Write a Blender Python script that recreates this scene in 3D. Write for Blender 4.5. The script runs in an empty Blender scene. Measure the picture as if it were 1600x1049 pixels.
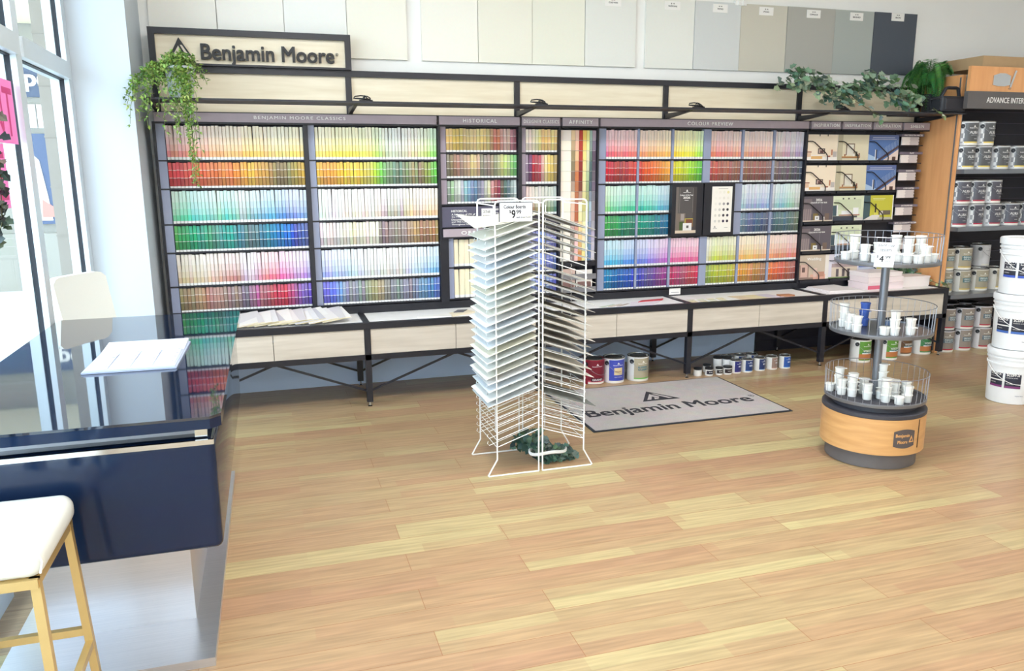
import bpy, math, random
from mathutils import Vector, Matrix
random.seed(7)
SC = bpy.context.scene
COL = SC.collection
PI = math.pi

def lin(c):
    c = c / 255.0
    return c / 12.92 if c <= 0.04045 else ((c + 0.055) / 1.055) ** 2.4
def sr(r, g, b): return (lin(r), lin(g), lin(b))

# ------------------------------------------------------------------ camera
CAM_Z = 1.56
yaw, pitch, roll = 0.295372, 0.2056695, -0.0059776
fwd = Vector((math.sin(yaw) * math.cos(pitch), math.cos(yaw) * math.cos(pitch), -math.sin(pitch)))
rgt = Vector((math.cos(yaw), -math.sin(yaw), 0))
upv = rgt.cross(fwd)
r2 = rgt * math.cos(roll) + upv * math.sin(roll)
u2 = -rgt * math.sin(roll) + upv * math.cos(roll)
cam = bpy.data.cameras.new('camera')
cam.sensor_width = 36.0
cam.sensor_fit = 'HORIZONTAL'
cam.lens = 1231.74 / 1600 * 36
cam.clip_start = 0.05
cam_o = bpy.data.objects.new('camera', cam)
COL.objects.link(cam_o)
cam_o.matrix_world = Matrix(((r2.x, u2.x, -fwd.x, 0), (r2.y, u2.y, -fwd.y, 0), (r2.z, u2.z, -fwd.z, CAM_Z), (0, 0, 0, 1)))
SC.camera = cam_o

# ------------------------------------------------------------------ world, sun, exposure
SC.view_settings.view_transform = 'Standard'
SC.view_settings.look = 'None'
SC.view_settings.gamma = 1.0
SC.view_settings.use_curve_mapping = False
SC.view_settings.exposure = 0.24
SKY_STRENGTH = 6.0
SUN_STRENGTH = 4.0
LAMP_W = 27.0
w = bpy.data.worlds.new('sky')
SC.world = w
w.use_nodes = True
nt = w.node_tree
bg = nt.nodes['Background']
tc = nt.nodes.new('ShaderNodeTexCoord')
sep = nt.nodes.new('ShaderNodeSeparateXYZ')
rmp = nt.nodes.new('ShaderNodeValToRGB')
rmp.color_ramp.elements[0].position = 0.42
rmp.color_ramp.elements[0].color = (0.80, 0.90, 1.0, 1)
rmp.color_ramp.elements[1].position = 0.9
rmp.color_ramp.elements[1].color = (0.62, 0.78, 1.0, 1)
mp = nt.nodes.new('ShaderNodeMapRange')
mp.inputs[1].default_value = -1
mp.inputs[2].default_value = 1
nt.links.new(tc.outputs['Generated'], sep.inputs[0])
nt.links.new(sep.outputs['Z'], mp.inputs[0])
nt.links.new(mp.outputs[0], rmp.inputs[0])
nt.links.new(rmp.outputs[0], bg.inputs['Color'])
bg.inputs['Strength'].default_value = SKY_STRENGTH
sun = bpy.data.lights.new('sun', 'SUN')
sun.energy = SUN_STRENGTH
sun.angle = math.radians(1.5)
sun.color = (1.0, 0.95, 0.86)
sun_o = bpy.data.objects.new('sun', sun)
COL.objects.link(sun_o)
sun_dir = Vector((0.16, -0.34, -0.92)).normalized()
sun_o.rotation_euler = sun_dir.to_track_quat('-Z', 'Y').to_euler()
sun_o.location = (-6, 8, 12)

# ------------------------------------------------------------------ materials
MATS = {}
def _base(name):
    m = bpy.data.materials.new(name)
    m.use_nodes = True
    n = m.node_tree
    b = n.nodes['Principled BSDF']
    return m, n, b
def _noise(n, scale, detail=4, coord='Object', stretch=None):
    t = n.nodes.new('ShaderNodeTexCoord')
    x = n.nodes.new('ShaderNodeTexNoise')
    x.inputs['Scale'].default_value = scale
    x.inputs['Detail'].default_value = detail
    if stretch:
        mpn = n.nodes.new('ShaderNodeMapping')
        mpn.inputs['Scale'].default_value = stretch
        n.links.new(t.outputs[coord], mpn.inputs[0])
        n.links.new(mpn.outputs[0], x.inputs['Vector'])
    else:
        n.links.new(t.outputs[coord], x.inputs['Vector'])
    return x
def _mixcol(n, fac, a, b, mode='MIX'):
    mx = n.nodes.new('ShaderNodeMix')
    mx.data_type = 'RGBA'
    mx.blend_type = mode
    for s, v in ((0, fac), (6, a), (7, b)):
        if isinstance(v, (int, float)): mx.inputs[s].default_value = v
        elif isinstance(v, tuple): mx.inputs[s].default_value = (*v[:3], 1)
        else: n.links.new(v, mx.inputs[s])
    return mx.outputs[2]
def solid(name, col, rough=0.5, metal=0.0, var=0.06, scale=30, bump=0.0, ior=1.5, coat=0.0):
    m, n, b = _base(name)
    x = _noise(n, scale)
    c = _mixcol(n, x.outputs['Fac'], tuple(v * (1 - var) for v in col), tuple(min(1, v * (1 + var)) for v in col))
    n.links.new(c, b.inputs['Base Color'])
    b.inputs['Roughness'].default_value = rough
    b.inputs['Metallic'].default_value = metal
    b.inputs['IOR'].default_value = ior
    b.inputs['Coat Weight'].default_value = coat
    if bump:
        bp = n.nodes.new('ShaderNodeBump')
        bp.inputs['Strength'].default_value = bump
        bp.inputs['Distance'].default_value = 0.01
        n.links.new(x.outputs['Fac'], bp.inputs['Height'])
        n.links.new(bp.outputs[0], b.inputs['Normal'])
    MATS[name] = m
    return m
def vcol(name, rough=0.5, metal=0.0, spec=0.5, trans=0.0):
    m, n, b = _base(name)
    a = n.nodes.new('ShaderNodeVertexColor')
    a.layer_name = 'Col'
    x = _noise(n, 60)
    c = _mixcol(n, 0.05, a.outputs['Color'], x.outputs['Color'], 'MULTIPLY')
    n.links.new(c, b.inputs['Base Color'])
    b.inputs['Roughness'].default_value = rough
    b.inputs['Metallic'].default_value = metal
    b.inputs['Specular IOR Level'].default_value = spec
    MATS[name] = m
    return m
def wood(name, c1, c2, rough, stretch, scale=6):
    m, n, b = _base(name)
    x = _noise(n, scale, 6, 'Object', stretch)
    rp = n.nodes.new('ShaderNodeValToRGB')
    rp.color_ramp.elements[0].position = 0.3
    rp.color_ramp.elements[0].color = (*c1, 1)
    rp.color_ramp.elements[1].position = 0.7
    rp.color_ramp.elements[1].color = (*c2, 1)
    n.links.new(x.outputs['Fac'], rp.inputs[0])
    n.links.new(rp.outputs[0], b.inputs['Base Color'])
    b.inputs['Roughness'].default_value = rough
    MATS[name] = m
    return m

def floor_mat():
    m, n, b = _base('floor_planks')
    t = n.nodes.new('ShaderNodeTexCoord')
    def brick(wd, ht, off, mortar, loc):
        mpn = n.nodes.new('ShaderNodeMapping')
        mpn.inputs['Location'].default_value = loc
        k = n.nodes.new('ShaderNodeTexBrick')
        k.offset = off
        k.offset_frequency = 2
        k.squash = 1.0
        k.inputs['Color1'].default_value = (0, 0, 0, 1)
        k.inputs['Color2'].default_value = (1, 1, 1, 1)
        k.inputs['Mortar'].default_value = (0.5, 0.5, 0.5, 1)
        k.inputs['Scale'].default_value = 1.0
        k.inputs['Mortar Size'].default_value = mortar
        k.inputs['Mortar Smooth'].default_value = 0.2
        k.inputs['Bias'].default_value = 0.0
        k.inputs['Brick Width'].default_value = wd
        k.inputs['Row Height'].default_value = ht
        n.links.new(t.outputs['Object'], mpn.inputs[0])
        n.links.new(mpn.outputs[0], k.inputs['Vector'])
        return k
    k1 = brick(1.21, 0.147, 0.37, 0.0014, (0.31, 0.06, 0))
    k2 = brick(0.83, 0.0735, 0.43, 0.0, (0.77, 0.06, 0))
    rp = n.nodes.new('ShaderNodeValToRGB')
    el = rp.color_ramp.elements
    el[0].position = 0.0; el[0].color = (*sr(184, 144, 113), 1)
    el[1].position = 1.0; el[1].color = (*sr(212, 202, 148), 1)
    for p, c in ((0.25, (187, 151, 116)), (0.5, (189, 158, 120)), (0.70, (190, 165, 124)), (0.80, (199, 180, 134))):
        e = el.new(p); e.color = (*sr(*c), 1)
    avg = n.nodes.new('ShaderNodeMath'); avg.operation = 'MULTIPLY_ADD'
    avg.inputs[1].default_value = 0.62
    sc2 = n.nodes.new('ShaderNodeMath'); sc2.operation = 'MULTIPLY'; sc2.inputs[1].default_value = 0.38
    n.links.new(k2.outputs['Color'], sc2.inputs[0])
    n.links.new(k1.outputs['Color'], avg.inputs[0])
    n.links.new(sc2.outputs[0], avg.inputs[2])
    n.links.new(avg.outputs[0], rp.inputs[0])
    g = _noise(n, 3.0, 6, 'Object', (1.2, 22, 1))
    gr = n.nodes.new('ShaderNodeMapRange')
    gr.inputs[1].default_value = 0.3; gr.inputs[2].default_value = 0.7
    gr.inputs[3].default_value = 0.66; gr.inputs[4].default_value = 0.97
    n.links.new(g.outputs['Fac'], gr.inputs[0])
    cmb = n.nodes.new('ShaderNodeCombineColor')
    for i in range(3): n.links.new(gr.outputs[0], cmb.inputs[i])
    c = _mixcol(n, 1.0, rp.outputs[0], cmb.outputs[0], 'MULTIPLY')
    c = _mixcol(n, k1.outputs['Fac'], c, sr(150, 105, 70))
    n.links.new(c, b.inputs['Base Color'])
    b.inputs['Roughness'].default_value = 0.34
    b.inputs['Specular IOR Level'].default_value = 0.4
    bp = n.nodes.new('ShaderNodeBump')
    bp.inputs['Strength'].default_value = 0.15
    bp.inputs['Distance'].default_value = 0.002
    bp.invert = True
    n.links.new(k1.outputs['Fac'], bp.inputs['Height'])
    n.links.new(bp.outputs[0], b.inputs['Normal'])
    MATS['floor_planks'] = m
floor_mat()

def block_wall():
    m, n, b = _base('painted_block')
    t = n.nodes.new('ShaderNodeTexCoord')
    mpn = n.nodes.new('ShaderNodeMapping')
    mpn.inputs['Rotation'].default_value = (PI / 2, 0, 0)
    k = n.nodes.new('ShaderNodeTexBrick')
    k.inputs['Scale'].default_value = 1.0
    k.inputs['Brick Width'].default_value = 0.4
    k.inputs['Row Height'].default_value = 0.2
    k.inputs['Mortar Size'].default_value = 0.004
    k.inputs['Color1'].default_value = (*sr(240, 240, 237), 1)
    k.inputs['Color2'].default_value = (*sr(239, 239, 237), 1)
    k.inputs['Mortar'].default_value = (*sr(239, 239, 236), 1)
    n.links.new(t.outputs['Object'], mpn.inputs[0])
    n.links.new(mpn.outputs[0], k.inputs['Vector'])
    n.links.new(k.outputs['Color'], b.inputs['Base Color'])
    b.inputs['Roughness'].default_value = 0.55
    bp = n.nodes.new('ShaderNodeBump')
    bp.inputs['Strength'].default_value = 0.04
    bp.inputs['Distance'].default_value = 0.004
    bp.invert = True
    n.links.new(k.outputs['Fac'], bp.inputs['Height'])
    n.links.new(bp.outputs[0], b.inputs['Normal'])
    MATS['painted_block'] = m
block_wall()

def glass_mat():
    m = bpy.data.materials.new('window_glass')
    m.use_nodes = True
    n = m.node_tree
    n.nodes.clear()
    o = n.nodes.new('ShaderNodeOutputMaterial')
    mx = n.nodes.new('ShaderNodeMixShader')
    tr = n.nodes.new('ShaderNodeBsdfTransparent')
    tr.inputs['Color'].default_value = (0.93, 0.97, 0.965, 1)
    gl = n.nodes.new('ShaderNodeBsdfGlossy')
    gl.inputs['Roughness'].default_value = 0.0
    lw = n.nodes.new('ShaderNodeLayerWeight')
    lw.inputs['Blend'].default_value = 0.5
    pw = n.nodes.new('ShaderNodeMath'); pw.operation = 'POWER'; pw.inputs[1].default_value = 5.0
    n.links.new(lw.outputs['Facing'], pw.inputs[0])
    x = _noise(n, 2.0)
    mr = n.nodes.new('ShaderNodeMapRange')
    mr.inputs[3].default_value = 0.018; mr.inputs[4].default_value = 0.024
    n.links.new(x.outputs['Fac'], mr.inputs[0])
    fr = n.nodes.new('ShaderNodeMath'); fr.operation = 'MULTIPLY_ADD'; fr.inputs[1].default_value = 0.12
    n.links.new(pw.outputs[0], fr.inputs[0]); n.links.new(mr.outputs[0], fr.inputs[2])
    n.links.new(fr.outputs[0], mx.inputs[0])
    n.links.new(tr.outputs[0], mx.inputs[1])
    n.links.new(gl.outputs[0], mx.inputs[2])
    n.links.new(mx.outputs[0], o.inputs['Surface'])
    MATS['window_glass'] = m
glass_mat()

def emis(name, col, s):
    m, n, b = _base(name)
    x = _noise(n, 5)
    c = _mixcol(n, x.outputs['Fac'], col, tuple(v * 0.97 for v in col))
    n.links.new(c, b.inputs['Emission Color'])
    b.inputs['Emission Strength'].default_value = s
    b.inputs['Base Color'].default_value = (0.9, 0.9, 0.9, 1)
    MATS[name] = m

solid('white_wall', sr(238, 238, 235), 0.6, var=0.01, scale=3)
solid('column_wall', sr(196, 206, 216), 0.5, var=0.01, scale=3)
solid('ceiling_paint', sr(240, 240, 238), 0.8, var=0.01)
solid('aluminium', sr(205, 214, 220), 0.35, 0.35, 0.02)
solid('rubber', sr(30, 36, 46), 0.6)
solid('black_frame', sr(30, 31, 40), 0.42, 0.0, 0.05)
solid('dark_back', sr(38, 38, 46), 0.6)
solid('slat_black', sr(26, 26, 40), 0.55)
solid('header_mauve', sr(174, 160, 168), 0.45)
solid('black_gloss', sr(18, 30, 52), 0.03, 0.0, 0.05, ior=1.9, coat=0.3)  # black glass top; bluish window light mixed into the base colour
solid('hazed_black_gloss', sr(22, 38, 66), 0.06, 0.0, 0.05, ior=1.4)  # black counter body with the window's blue haze painted into its colour
solid('chrome', sr(215, 218, 222), 0.12, 1.0, 0.02)
def brushed():
    m, n, b = _base('brushed_steel')
    x = _noise(n, 4.0, 5, 'Object', (1, 60, 60))
    c = _mixcol(n, x.outputs['Fac'], sr(196, 198, 204), sr(226, 226, 230))
    n.links.new(c, b.inputs['Base Color'])
    b.inputs['Metallic'].default_value = 0.85
    b.inputs['Roughness'].default_value = 0.33
    MATS['brushed_steel'] = m
brushed()
solid('gold_metal', sr(206, 176, 116), 0.4, 0.45, 0.05)
solid('white_vinyl', sr(232, 234, 228), 0.38, 0.0, 0.02, bump=0.02, scale=200)
solid('white_wire', sr(240, 241, 240), 0.3, 0.0, 0.01)
solid('grey_wire', sr(150, 152, 160), 0.3, 0.6, 0.03)
solid('grey_metal', sr(128, 132, 140), 0.32, 0.6, 0.04)
solid('plinth_grey', sr(98, 94, 94), 0.5, 0.0, 0.06)
solid('drum_dark', sr(60, 60, 68), 0.5)
solid('black_wire', sr(24, 24, 28), 0.35)
solid('black_plastic', sr(36, 40, 48), 0.5)
solid('white_plastic', sr(236, 238, 240), 0.42, 0.0, 0.015)
solid('cup_white', sr(238, 238, 234), 0.5, 0.0, 0.02)
solid('cup_blue', sr(66, 98, 180), 0.5, 0.0, 0.04)
solid('paper_white', sr(242, 240, 238), 0.6, 0.0, 0.01)
solid('text_white', sr(245, 243, 240), 0.5, 0.0, 0.01)
solid('text_black', sr(26, 26, 30), 0.5, 0.0, 0.03)
solid('text_dark', sr(50, 50, 58), 0.8, 0.0, 0.05)
solid('pink_board', sr(240, 128, 196), 0.6, 0.0, 0.02)
solid('pink_letter', sr(196, 52, 120), 0.6)
solid('pot_glaze', sr(196, 202, 208), 0.35, 0.0, 0.22, scale=24)
solid('cardboard', sr(186, 156, 118), 0.75, 0.0, 0.05)
solid('soil', sr(60, 46, 36), 0.9)
solid('pavement_stone', sr(206, 204, 200), 0.8, 0.0, 0.04, scale=6)
solid('pier_stone', sr(132, 124, 114), 0.8, 0.0, 0.05, scale=8)
solid('facade_white', sr(150, 147, 138), 0.7, 0.0, 0.03)
solid('sign_blue', sr(70, 84, 112), 0.5)
solid('poster_blue', sr(66, 84, 120), 0.5)
solid('silver_can', sr(206, 208, 212), 0.28, 0.7, 0.02)
solid('lid_grey', sr(150, 150, 148), 0.25, 0.85, 0.04)
solid('lid_black', sr(34, 36, 40), 0.4)
def carpet():
    m, n, b = _base('mat_carpet')
    x = _noise(n, 260, 2)
    y = _noise(n, 12, 3)
    c = _mixcol(n, x.outputs['Fac'], sr(152, 146, 147), sr(204, 197, 195))
    c = _mixcol(n, 0.12, c, y.outputs['Color'], 'OVERLAY')
    n.links.new(c, b.inputs['Base Color'])
    b.inputs['Roughness'].default_value = 0.95
    b.inputs['Specular IOR Level'].default_value = 0.1
    bp = n.nodes.new('ShaderNodeBump')
    bp.inputs['Strength'].default_value = 0.4
    bp.inputs['Distance'].default_value = 0.003
    n.links.new(x.outputs['Fac'], bp.inputs['Height'])
    n.links.new(bp.outputs[0], b.inputs['Normal'])
    MATS['mat_carpet'] = m
carpet()
wood('pale_wood', sr(198, 188, 174), sr(218, 209, 196), 0.45, (1.2, 20, 14), 2.2)
wood('infill_wood', sr(226, 212, 184), sr(240, 229, 205), 0.45, (1.2, 20, 14), 2.2)
wood('maple', sr(222, 158, 104), sr(236, 176, 120), 0.4, (8, 8, 0.8), 2.5)
wood('maple_round', sr(196, 146, 92), sr(216, 168, 112), 0.35, (1.5, 1.5, 12), 3.0)
vcol('card', 0.5)
vcol('print_gloss', 0.3)
vcol('matte', 0.7, spec=0.3)
vcol('leaf', 0.5, spec=0.3)
emis('led_panel', (1.0, 0.97, 0.92), 6.0)

# ------------------------------------------------------------------ mesh builder
class MB:
    def __init__(s):
        s.v = []; s.f = []; s.c = []; s.sm = []
    def face(s, pts, col=(0.8, 0.8, 0.8), smooth=False):
        i = len(s.v)
        s.v += [Vector(p) for p in pts]
        s.f.append(tuple(range(i, i + len(pts)))); s.c.append(col); s.sm.append(smooth)
    def raw(s, verts, faces, col=(0.8, 0.8, 0.8), smooth=False):
        i = len(s.v)
        s.v += [Vector(p) for p in verts]
        for k, f in enumerate(faces):
            s.f.append(tuple(i + j for j in f))
            s.c.append(col[k] if isinstance(col, list) else col); s.sm.append(smooth)
    def box(s, x0, x1, y0, y1, z0, z1, col=(0.8, 0.8, 0.8), M=None):
        vs = [Vector((x, y, z)) for z in (z0, z1) for y in (y0, y1) for x in (x0, x1)]
        if M is not None: vs = [M @ p for p in vs]
        s.raw(vs, [(0, 2, 3, 1), (4, 5, 7, 6), (0, 1, 5, 4), (2, 6, 7, 3), (0, 4, 6, 2), (1, 3, 7, 5)], col)
    def prism(s, poly, fn, d0, d1, col=(0.8, 0.8, 0.8)):
        n = len(poly)
        vs = [Vector(fn(a, b, d0)) for a, b in poly] + [Vector(fn(a, b, d1)) for a, b in poly]
        s.raw(vs, [tuple(range(n)), tuple(range(2 * n - 1, n - 1, -1))] + [(i, i + n, (i + 1) % n + n, (i + 1) % n) for i in range(n)], col)
    def rbox(s, x0, x1, y0, y1, z0, z1, r, col=(0.8, 0.8, 0.8), n=4, M=None, smooth=True):
        # box with rounded edges all round (superellipse-free: rounded corners in plan, swept over a rounded profile)
        pl = []
        rings = []
        for k in range(n + 1):
            a = PI / 2 * k / n
            rings.append((z0 + r - r * math.cos(a), r - r * math.sin(a)))
        for k in range(n + 1):
            a = PI / 2 * k / n
            rings.append((z1 - r + r * math.sin(a), r - r * math.cos(a)))
        vs = []; m = 4 * (n + 1)
        for z, ins in rings:
            rr = max(r - ins, 0.0)
            for q, (cx, cy) in enumerate(((x1 - r, y1 - r), (x0 + r, y1 - r), (x0 + r, y0 + r), (x1 - r, y0 + r))):
                for k in range(n + 1):
                    a = PI / 2 * (q + k / n)
                    vs.append(Vector((cx + rr * math.cos(a), cy + rr * math.sin(a), z)))
        if M is not None: vs = [M @ p for p in vs]
        fs = []
        R = len(rings)
        for i in range(R - 1):
            for j in range(m):
                fs.append((i * m + j, i * m + (j + 1) % m, (i + 1) * m + (j + 1) % m, (i + 1) * m + j))
        fs.append(tuple(range(m - 1, -1, -1))); fs.append(tuple((R - 1) * m + j for j in range(m)))
        s.raw(vs, fs, col, smooth)
    def tube(s, path, r, n=6, closed=False, col=(0.8, 0.8, 0.8)):
        P = [Vector(p) for p in path]
        L = len(P); vs = []
        up = None
        for i in range(L):
            a = P[i - 1] if (i > 0 or closed) else P[i]
            b = P[(i + 1) % L] if (i < L - 1 or closed) else P[i]
            t = (b - a).normalized() if (b - a).length > 1e-9 else Vector((0, 0, 1))
            if up is None:
                up = Vector((0, 0, 1)) if abs(t.z) < 0.9 else Vector((1, 0, 0))
            sd = t.cross(up)
            if sd.length < 1e-6: sd = t.cross(Vector((0, 1, 0)))
            sd.normalize(); up = sd.cross(t).normalized()
            rr = r[i] if isinstance(r, (list, tuple)) else r
            for k in range(n):
                a2 = 2 * PI * k / n
                vs.append(P[i] + (sd * math.cos(a2) + up * math.sin(a2)) * rr)
        fs = []
        for i in range(L if closed else L - 1):
            j = (i + 1) % L
            for k in range(n):
                fs.append((i * n + k, i * n + (k + 1) % n, j * n + (k + 1) % n, j * n + k))
        if not closed:
            fs.append(tuple(range(n - 1, -1, -1))); fs.append(tuple((L - 1) * n + k for k in range(n)))
        s.raw(vs, fs, col, True)
    def sqtube(s, p0, p1, w, h, side=None, col=(0.8, 0.8, 0.8)):
        p0 = Vector(p0); p1 = Vector(p1)
        t = (p1 - p0).normalized()
        sd = Vector(side) if side else (t.cross(Vector((0, 0, 1))) if abs(t.z) < 0.95 else t.cross(Vector((0, 1, 0))))
        sd = (sd - t * sd.dot(t)).normalized(); up = sd.cross(t)
        vs = [p + sd * a * w / 2 + up * b * h / 2 for p in (p0, p1) for a, b in ((-1, -1), (1, -1), (1, 1), (-1, 1))]
        s.raw(vs, [(0, 1, 2, 3), (7, 6, 5, 4), (0, 4, 5, 1), (1, 5, 6, 2), (2, 6, 7, 3), (3, 7, 4, 0)], col)
    def lathe(s, prof, c=(0, 0, 0), n=32, col=(0.8, 0.8, 0.8), cfn=None, smooth=True, cap0=True, cap1=True):
        vs = []
        for r, z in prof:
            for k in range(n):
                a = 2 * PI * k / n
                vs.append(Vector((c[0] + r * math.cos(a), c[1] + r * math.sin(a), c[2] + z)))
        fs = []; cs = []
        for i in range(len(prof) - 1):
            for k in range(n):
                fs.append((i * n + k, i * n + (k + 1) % n, (i + 1) * n + (k + 1) % n, (i + 1) * n + k))
                cs.append(cfn(2 * PI * (k + 0.5) / n, i) if cfn else col)
        if cap0: fs.append(tuple(range(n - 1, -1, -1))); cs.append(cfn(0, -1) if cfn else col)
        if cap1: fs.append(tuple((len(prof) - 1) * n + k for k in range(n))); cs.append(cfn(0, -2) if cfn else col)
        i0 = len(s.f)
        s.raw(vs, fs, cs, smooth)
        for j in range(i0, len(s.f)):
            if len(s.f[j]) > 4: s.sm[j] = False
    def build(s, name, mat, parent=None, local=False, smooth_angle=40):
        me = bpy.data.meshes.new(name)
        off = Vector((0, 0, 0))
        q = parent
        while q is not None and not local:
            off = off + q.location; q = q.parent
        me.from_pydata([tuple(p - off) for p in s.v], [], s.f)
        a = me.color_attributes.new('Col', 'FLOAT_COLOR', 'CORNER')
        buf = []
        for f, c in zip(s.f, s.c): buf += [c[0], c[1], c[2], 1.0] * len(f)
        a.data.foreach_set('color', buf)
        me.polygons.foreach_set('use_smooth', s.sm)
        me.materials.append(MATS[mat])
        me.update()
        if any(s.sm):
            try: me.set_sharp_from_angle(angle=math.radians(smooth_angle))
            except Exception: pass
        o = bpy.data.objects.new(name, me)
        COL.objects.link(o)
        if parent is not None:
            o.parent = parent
        return o

LABELS = {}
def tag(o, label, cat, group=None):
    n = len(label.split())
    if not 4 <= n <= 16: print('LABEL LENGTH', n, label)
    if label in LABELS: print('LABEL TWICE', label)
    LABELS[label] = 1
    o['label'] = label; o['category'] = cat
    if group: o['group'] = group
    return o
def thing(name, label, cat, loc=(0, 0, 0), rz=0, group=None):
    o = bpy.data.objects.new(name, None)
    COL.objects.link(o)
    o.empty_display_size = 0.05
    o.location = loc; o.rotation_euler = (0, 0, rz)
    if label: tag(o, label, cat, group)
    return o
def struct(o):
    o['kind'] = 'structure'
    return o
def sub(o, parent):
    # re-parent a mesh that was built in the same frame as its parent part
    o.parent = parent
    return o
KIDS = {}
def copy_tree(o, parent=None):
    c = o.copy()
    COL.objects.link(c)
    if parent is not None: c.parent = parent
    for ch in [x for x in bpy.data.objects if x.parent == o]:
        copy_tree(ch, c)
    return c
def dup(o, loc, rz=None, label=None, group=None, cat=None):
    c = copy_tree(o)
    c.location = loc
    if rz is not None: c.rotation_euler = (0, 0, rz)
    if label: tag(c, label, cat or o['category'], group)
    return c
def top(mb, name, mat, label, cat, group=None, loc=None):
    # one-mesh thing; with loc the mesh is local to that point
    o = mb.build(name, mat)
    if loc: o.location = loc
    return tag(o, label, cat, group)

# ------------------------------------------------------------------ lettering
_tc = {}
def glyphs(body, bold=0.0, extrude=0.0, spacing=1.0, shear=0.0):
    k = (body, bold, extrude, spacing, shear)
    if k in _tc: return _tc[k]
    cu = bpy.data.curves.new('t', 'FONT')
    cu.body = body; cu.offset = bold; cu.extrude = extrude; cu.space_character = spacing; cu.shear = shear
    cu.resolution_u = 3; cu.align_x = 'CENTER'
    ob = bpy.data.objects.new('t', cu)
    COL.objects.link(ob)
    dg = bpy.context.evaluated_depsgraph_get()
    me = bpy.data.meshes.new_from_object(ob.evaluated_get(dg))
    vs = [v.co.copy() for v in me.vertices]
    fs = [tuple(p.vertices) for p in me.polygons]
    bpy.data.objects.remove(ob); bpy.data.curves.remove(cu); bpy.data.meshes.remove(me)
    x0 = min(v.x for v in vs); x1 = max(v.x for v in vs); y0 = min(v.y for v in vs); y1 = max(v.y for v in vs)
    _tc[k] = (vs, fs, x0, x1, y0, y1)
    return _tc[k]
def write(mb, body, fn, cx, cy, width=None, height=None, col=(0.9, 0.9, 0.9), bold=0.0, depth=0.0, spacing=1.0, shear=0.0, d0=0.0):
    # lays the word out around (cx, cy) in a plane given by fn(a, b, d); d is the height above the surface
    vs, fs, x0, x1, y0, y1 = glyphs(body, 0.0, 0.05 if depth else 0.0, spacing, shear)
    e = bold
    if width is None: sy = height / (y1 - y0 + 2 * e); sx = sy
    elif height is None: sx = width / (x1 - x0 + 2 * e); sy = sx
    else: sx = width / (x1 - x0 + 2 * e); sy = height / (y1 - y0 + 2 * e)
    for kq, (ox, oy) in enumerate(((0, 0),) if not bold else ((-e, -e * 0.6), (e, -e * 0.6), (-e, e * 0.6), (e, e * 0.6))):
        out = []
        for v in vs:
            d = d0 + kq * 0.00018 + ((v.z + 0.05) / 0.1 * depth if depth else 0)
            out.append(fn(cx + (v.x + ox - (x0 + x1) / 2) * sx, cy + (v.y + oy - (y0 + y1) / 2) * sy, d))
        mb.raw(out, fs, col)
def wallfn(y):                      # a -> X, b -> Z, facing the camera side (-Y)
    return lambda a, b, d: (a, y - d, b)
def floorfn(z):
    return lambda a, b, d: (a, b, z + d)
def framefn(o, ux, uy):             # any flat sheet: origin, the two in-plane unit vectors
    o = Vector(o); ux = Vector(ux); uy = Vector(uy); nn = ux.cross(uy).normalized()
    return lambda a, b, d: tuple(o + ux * a + uy * b + nn * d)
def cylfn(cx, cy, r, a0, z0):       # around an upright cylinder, a measured along the surface from angle a0
    def g(a, b, d):
        t = a0 + a / r
        return (cx + (r + d) * math.cos(t), cy + (r + d) * math.sin(t), z0 + b)
    return g
def sheet(mb, fn, a0, a1, b0, b1, col, d=0.0, n=1):
    for k in range(n):
        p = a0 + (a1 - a0) * k / n; q = a0 + (a1 - a0) * (k + 1) / n
        mb.face([fn(p, b0, d), fn(q, b0, d), fn(q, b1, d), fn(p, b1, d)], col)
def peak(mb, fn, cx, cy, wd, ht, col, col2, d0=0.0, depth=0.0, apex=0.44):
    # triangular mountain mark: solid triangle with a pale twin ridge inside
    def P(u, v): return (cx + (u - 0.5) * wd, cy + (v - 0.5) * ht)
    tri = [P(0, 0), P(1, 0), P(apex, 1)]
    if depth: mb.prism(tri, fn, d0, d0 + depth, col)
    else: mb.face([fn(a, b, d0) for a, b in tri], col)
    e = d0 + depth + 0.0006
    if col2 is not None:
        for poly in ([(0.15, 0.11), (0.26, 0.11), (0.40, 0.40), (0.50, 0.20), (0.56, 0.30), (0.41, 0.64)],
                     [(0.47, 0.67), (0.54, 0.67), (0.84, 0.11), (0.72, 0.11)],
                     [(0.36, 0.11), (0.44, 0.11), (0.48, 0.16), (0.41, 0.30)]):
            mb.face([fn(*P(u, v), e) for u, v in poly], col2)

WHITE = sr(244, 242, 238); BLACK = sr(26, 26, 32)
def ordn(i):
    return {1: '1st', 2: '2nd', 3: '3rd', 21: '21st', 22: '22nd', 23: '23rd', 31: '31st', 32: '32nd', 33: '33rd'}.get(i, '%dth' % i)
WORDS = ['first', 'second', 'third', 'fourth', 'fifth', 'sixth', 'seventh', 'eighth', 'ninth', 'tenth', 'eleventh', 'twelfth']
import colorsys
def cname(c255):
    r, g, b = [v / 255 for v in c255]
    h, l, s = colorsys.rgb_to_hls(r, g, b)
    h *= 360
    if s < 0.13 or (max(r, g, b) - min(r, g, b)) < 0.08: hue = 'grey' if l < 0.85 else 'white'
    elif h < 14 or h >= 345: hue = 'red'
    elif h < 40: hue = 'orange' if (s > 0.55) else 'brown'
    elif h < 66: hue = 'yellow' if l > 0.45 else 'olive'
    elif h < 160: hue = 'green'
    elif h < 195: hue = 'teal'
    elif h < 245: hue = 'blue'
    elif h < 290: hue = 'violet'
    else: hue = 'pink'
    return hue
def lerpkeys(keys, t):
    for (t0, c0), (t1, c1) in zip(keys, keys[1:]):
        if t <= t1:
            u = (t - t0) / (t1 - t0) if t1 > t0 else 0
            return tuple(a + (b - a) * u for a, b in zip(c0, c1))
    return keys[-1][1]
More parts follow.
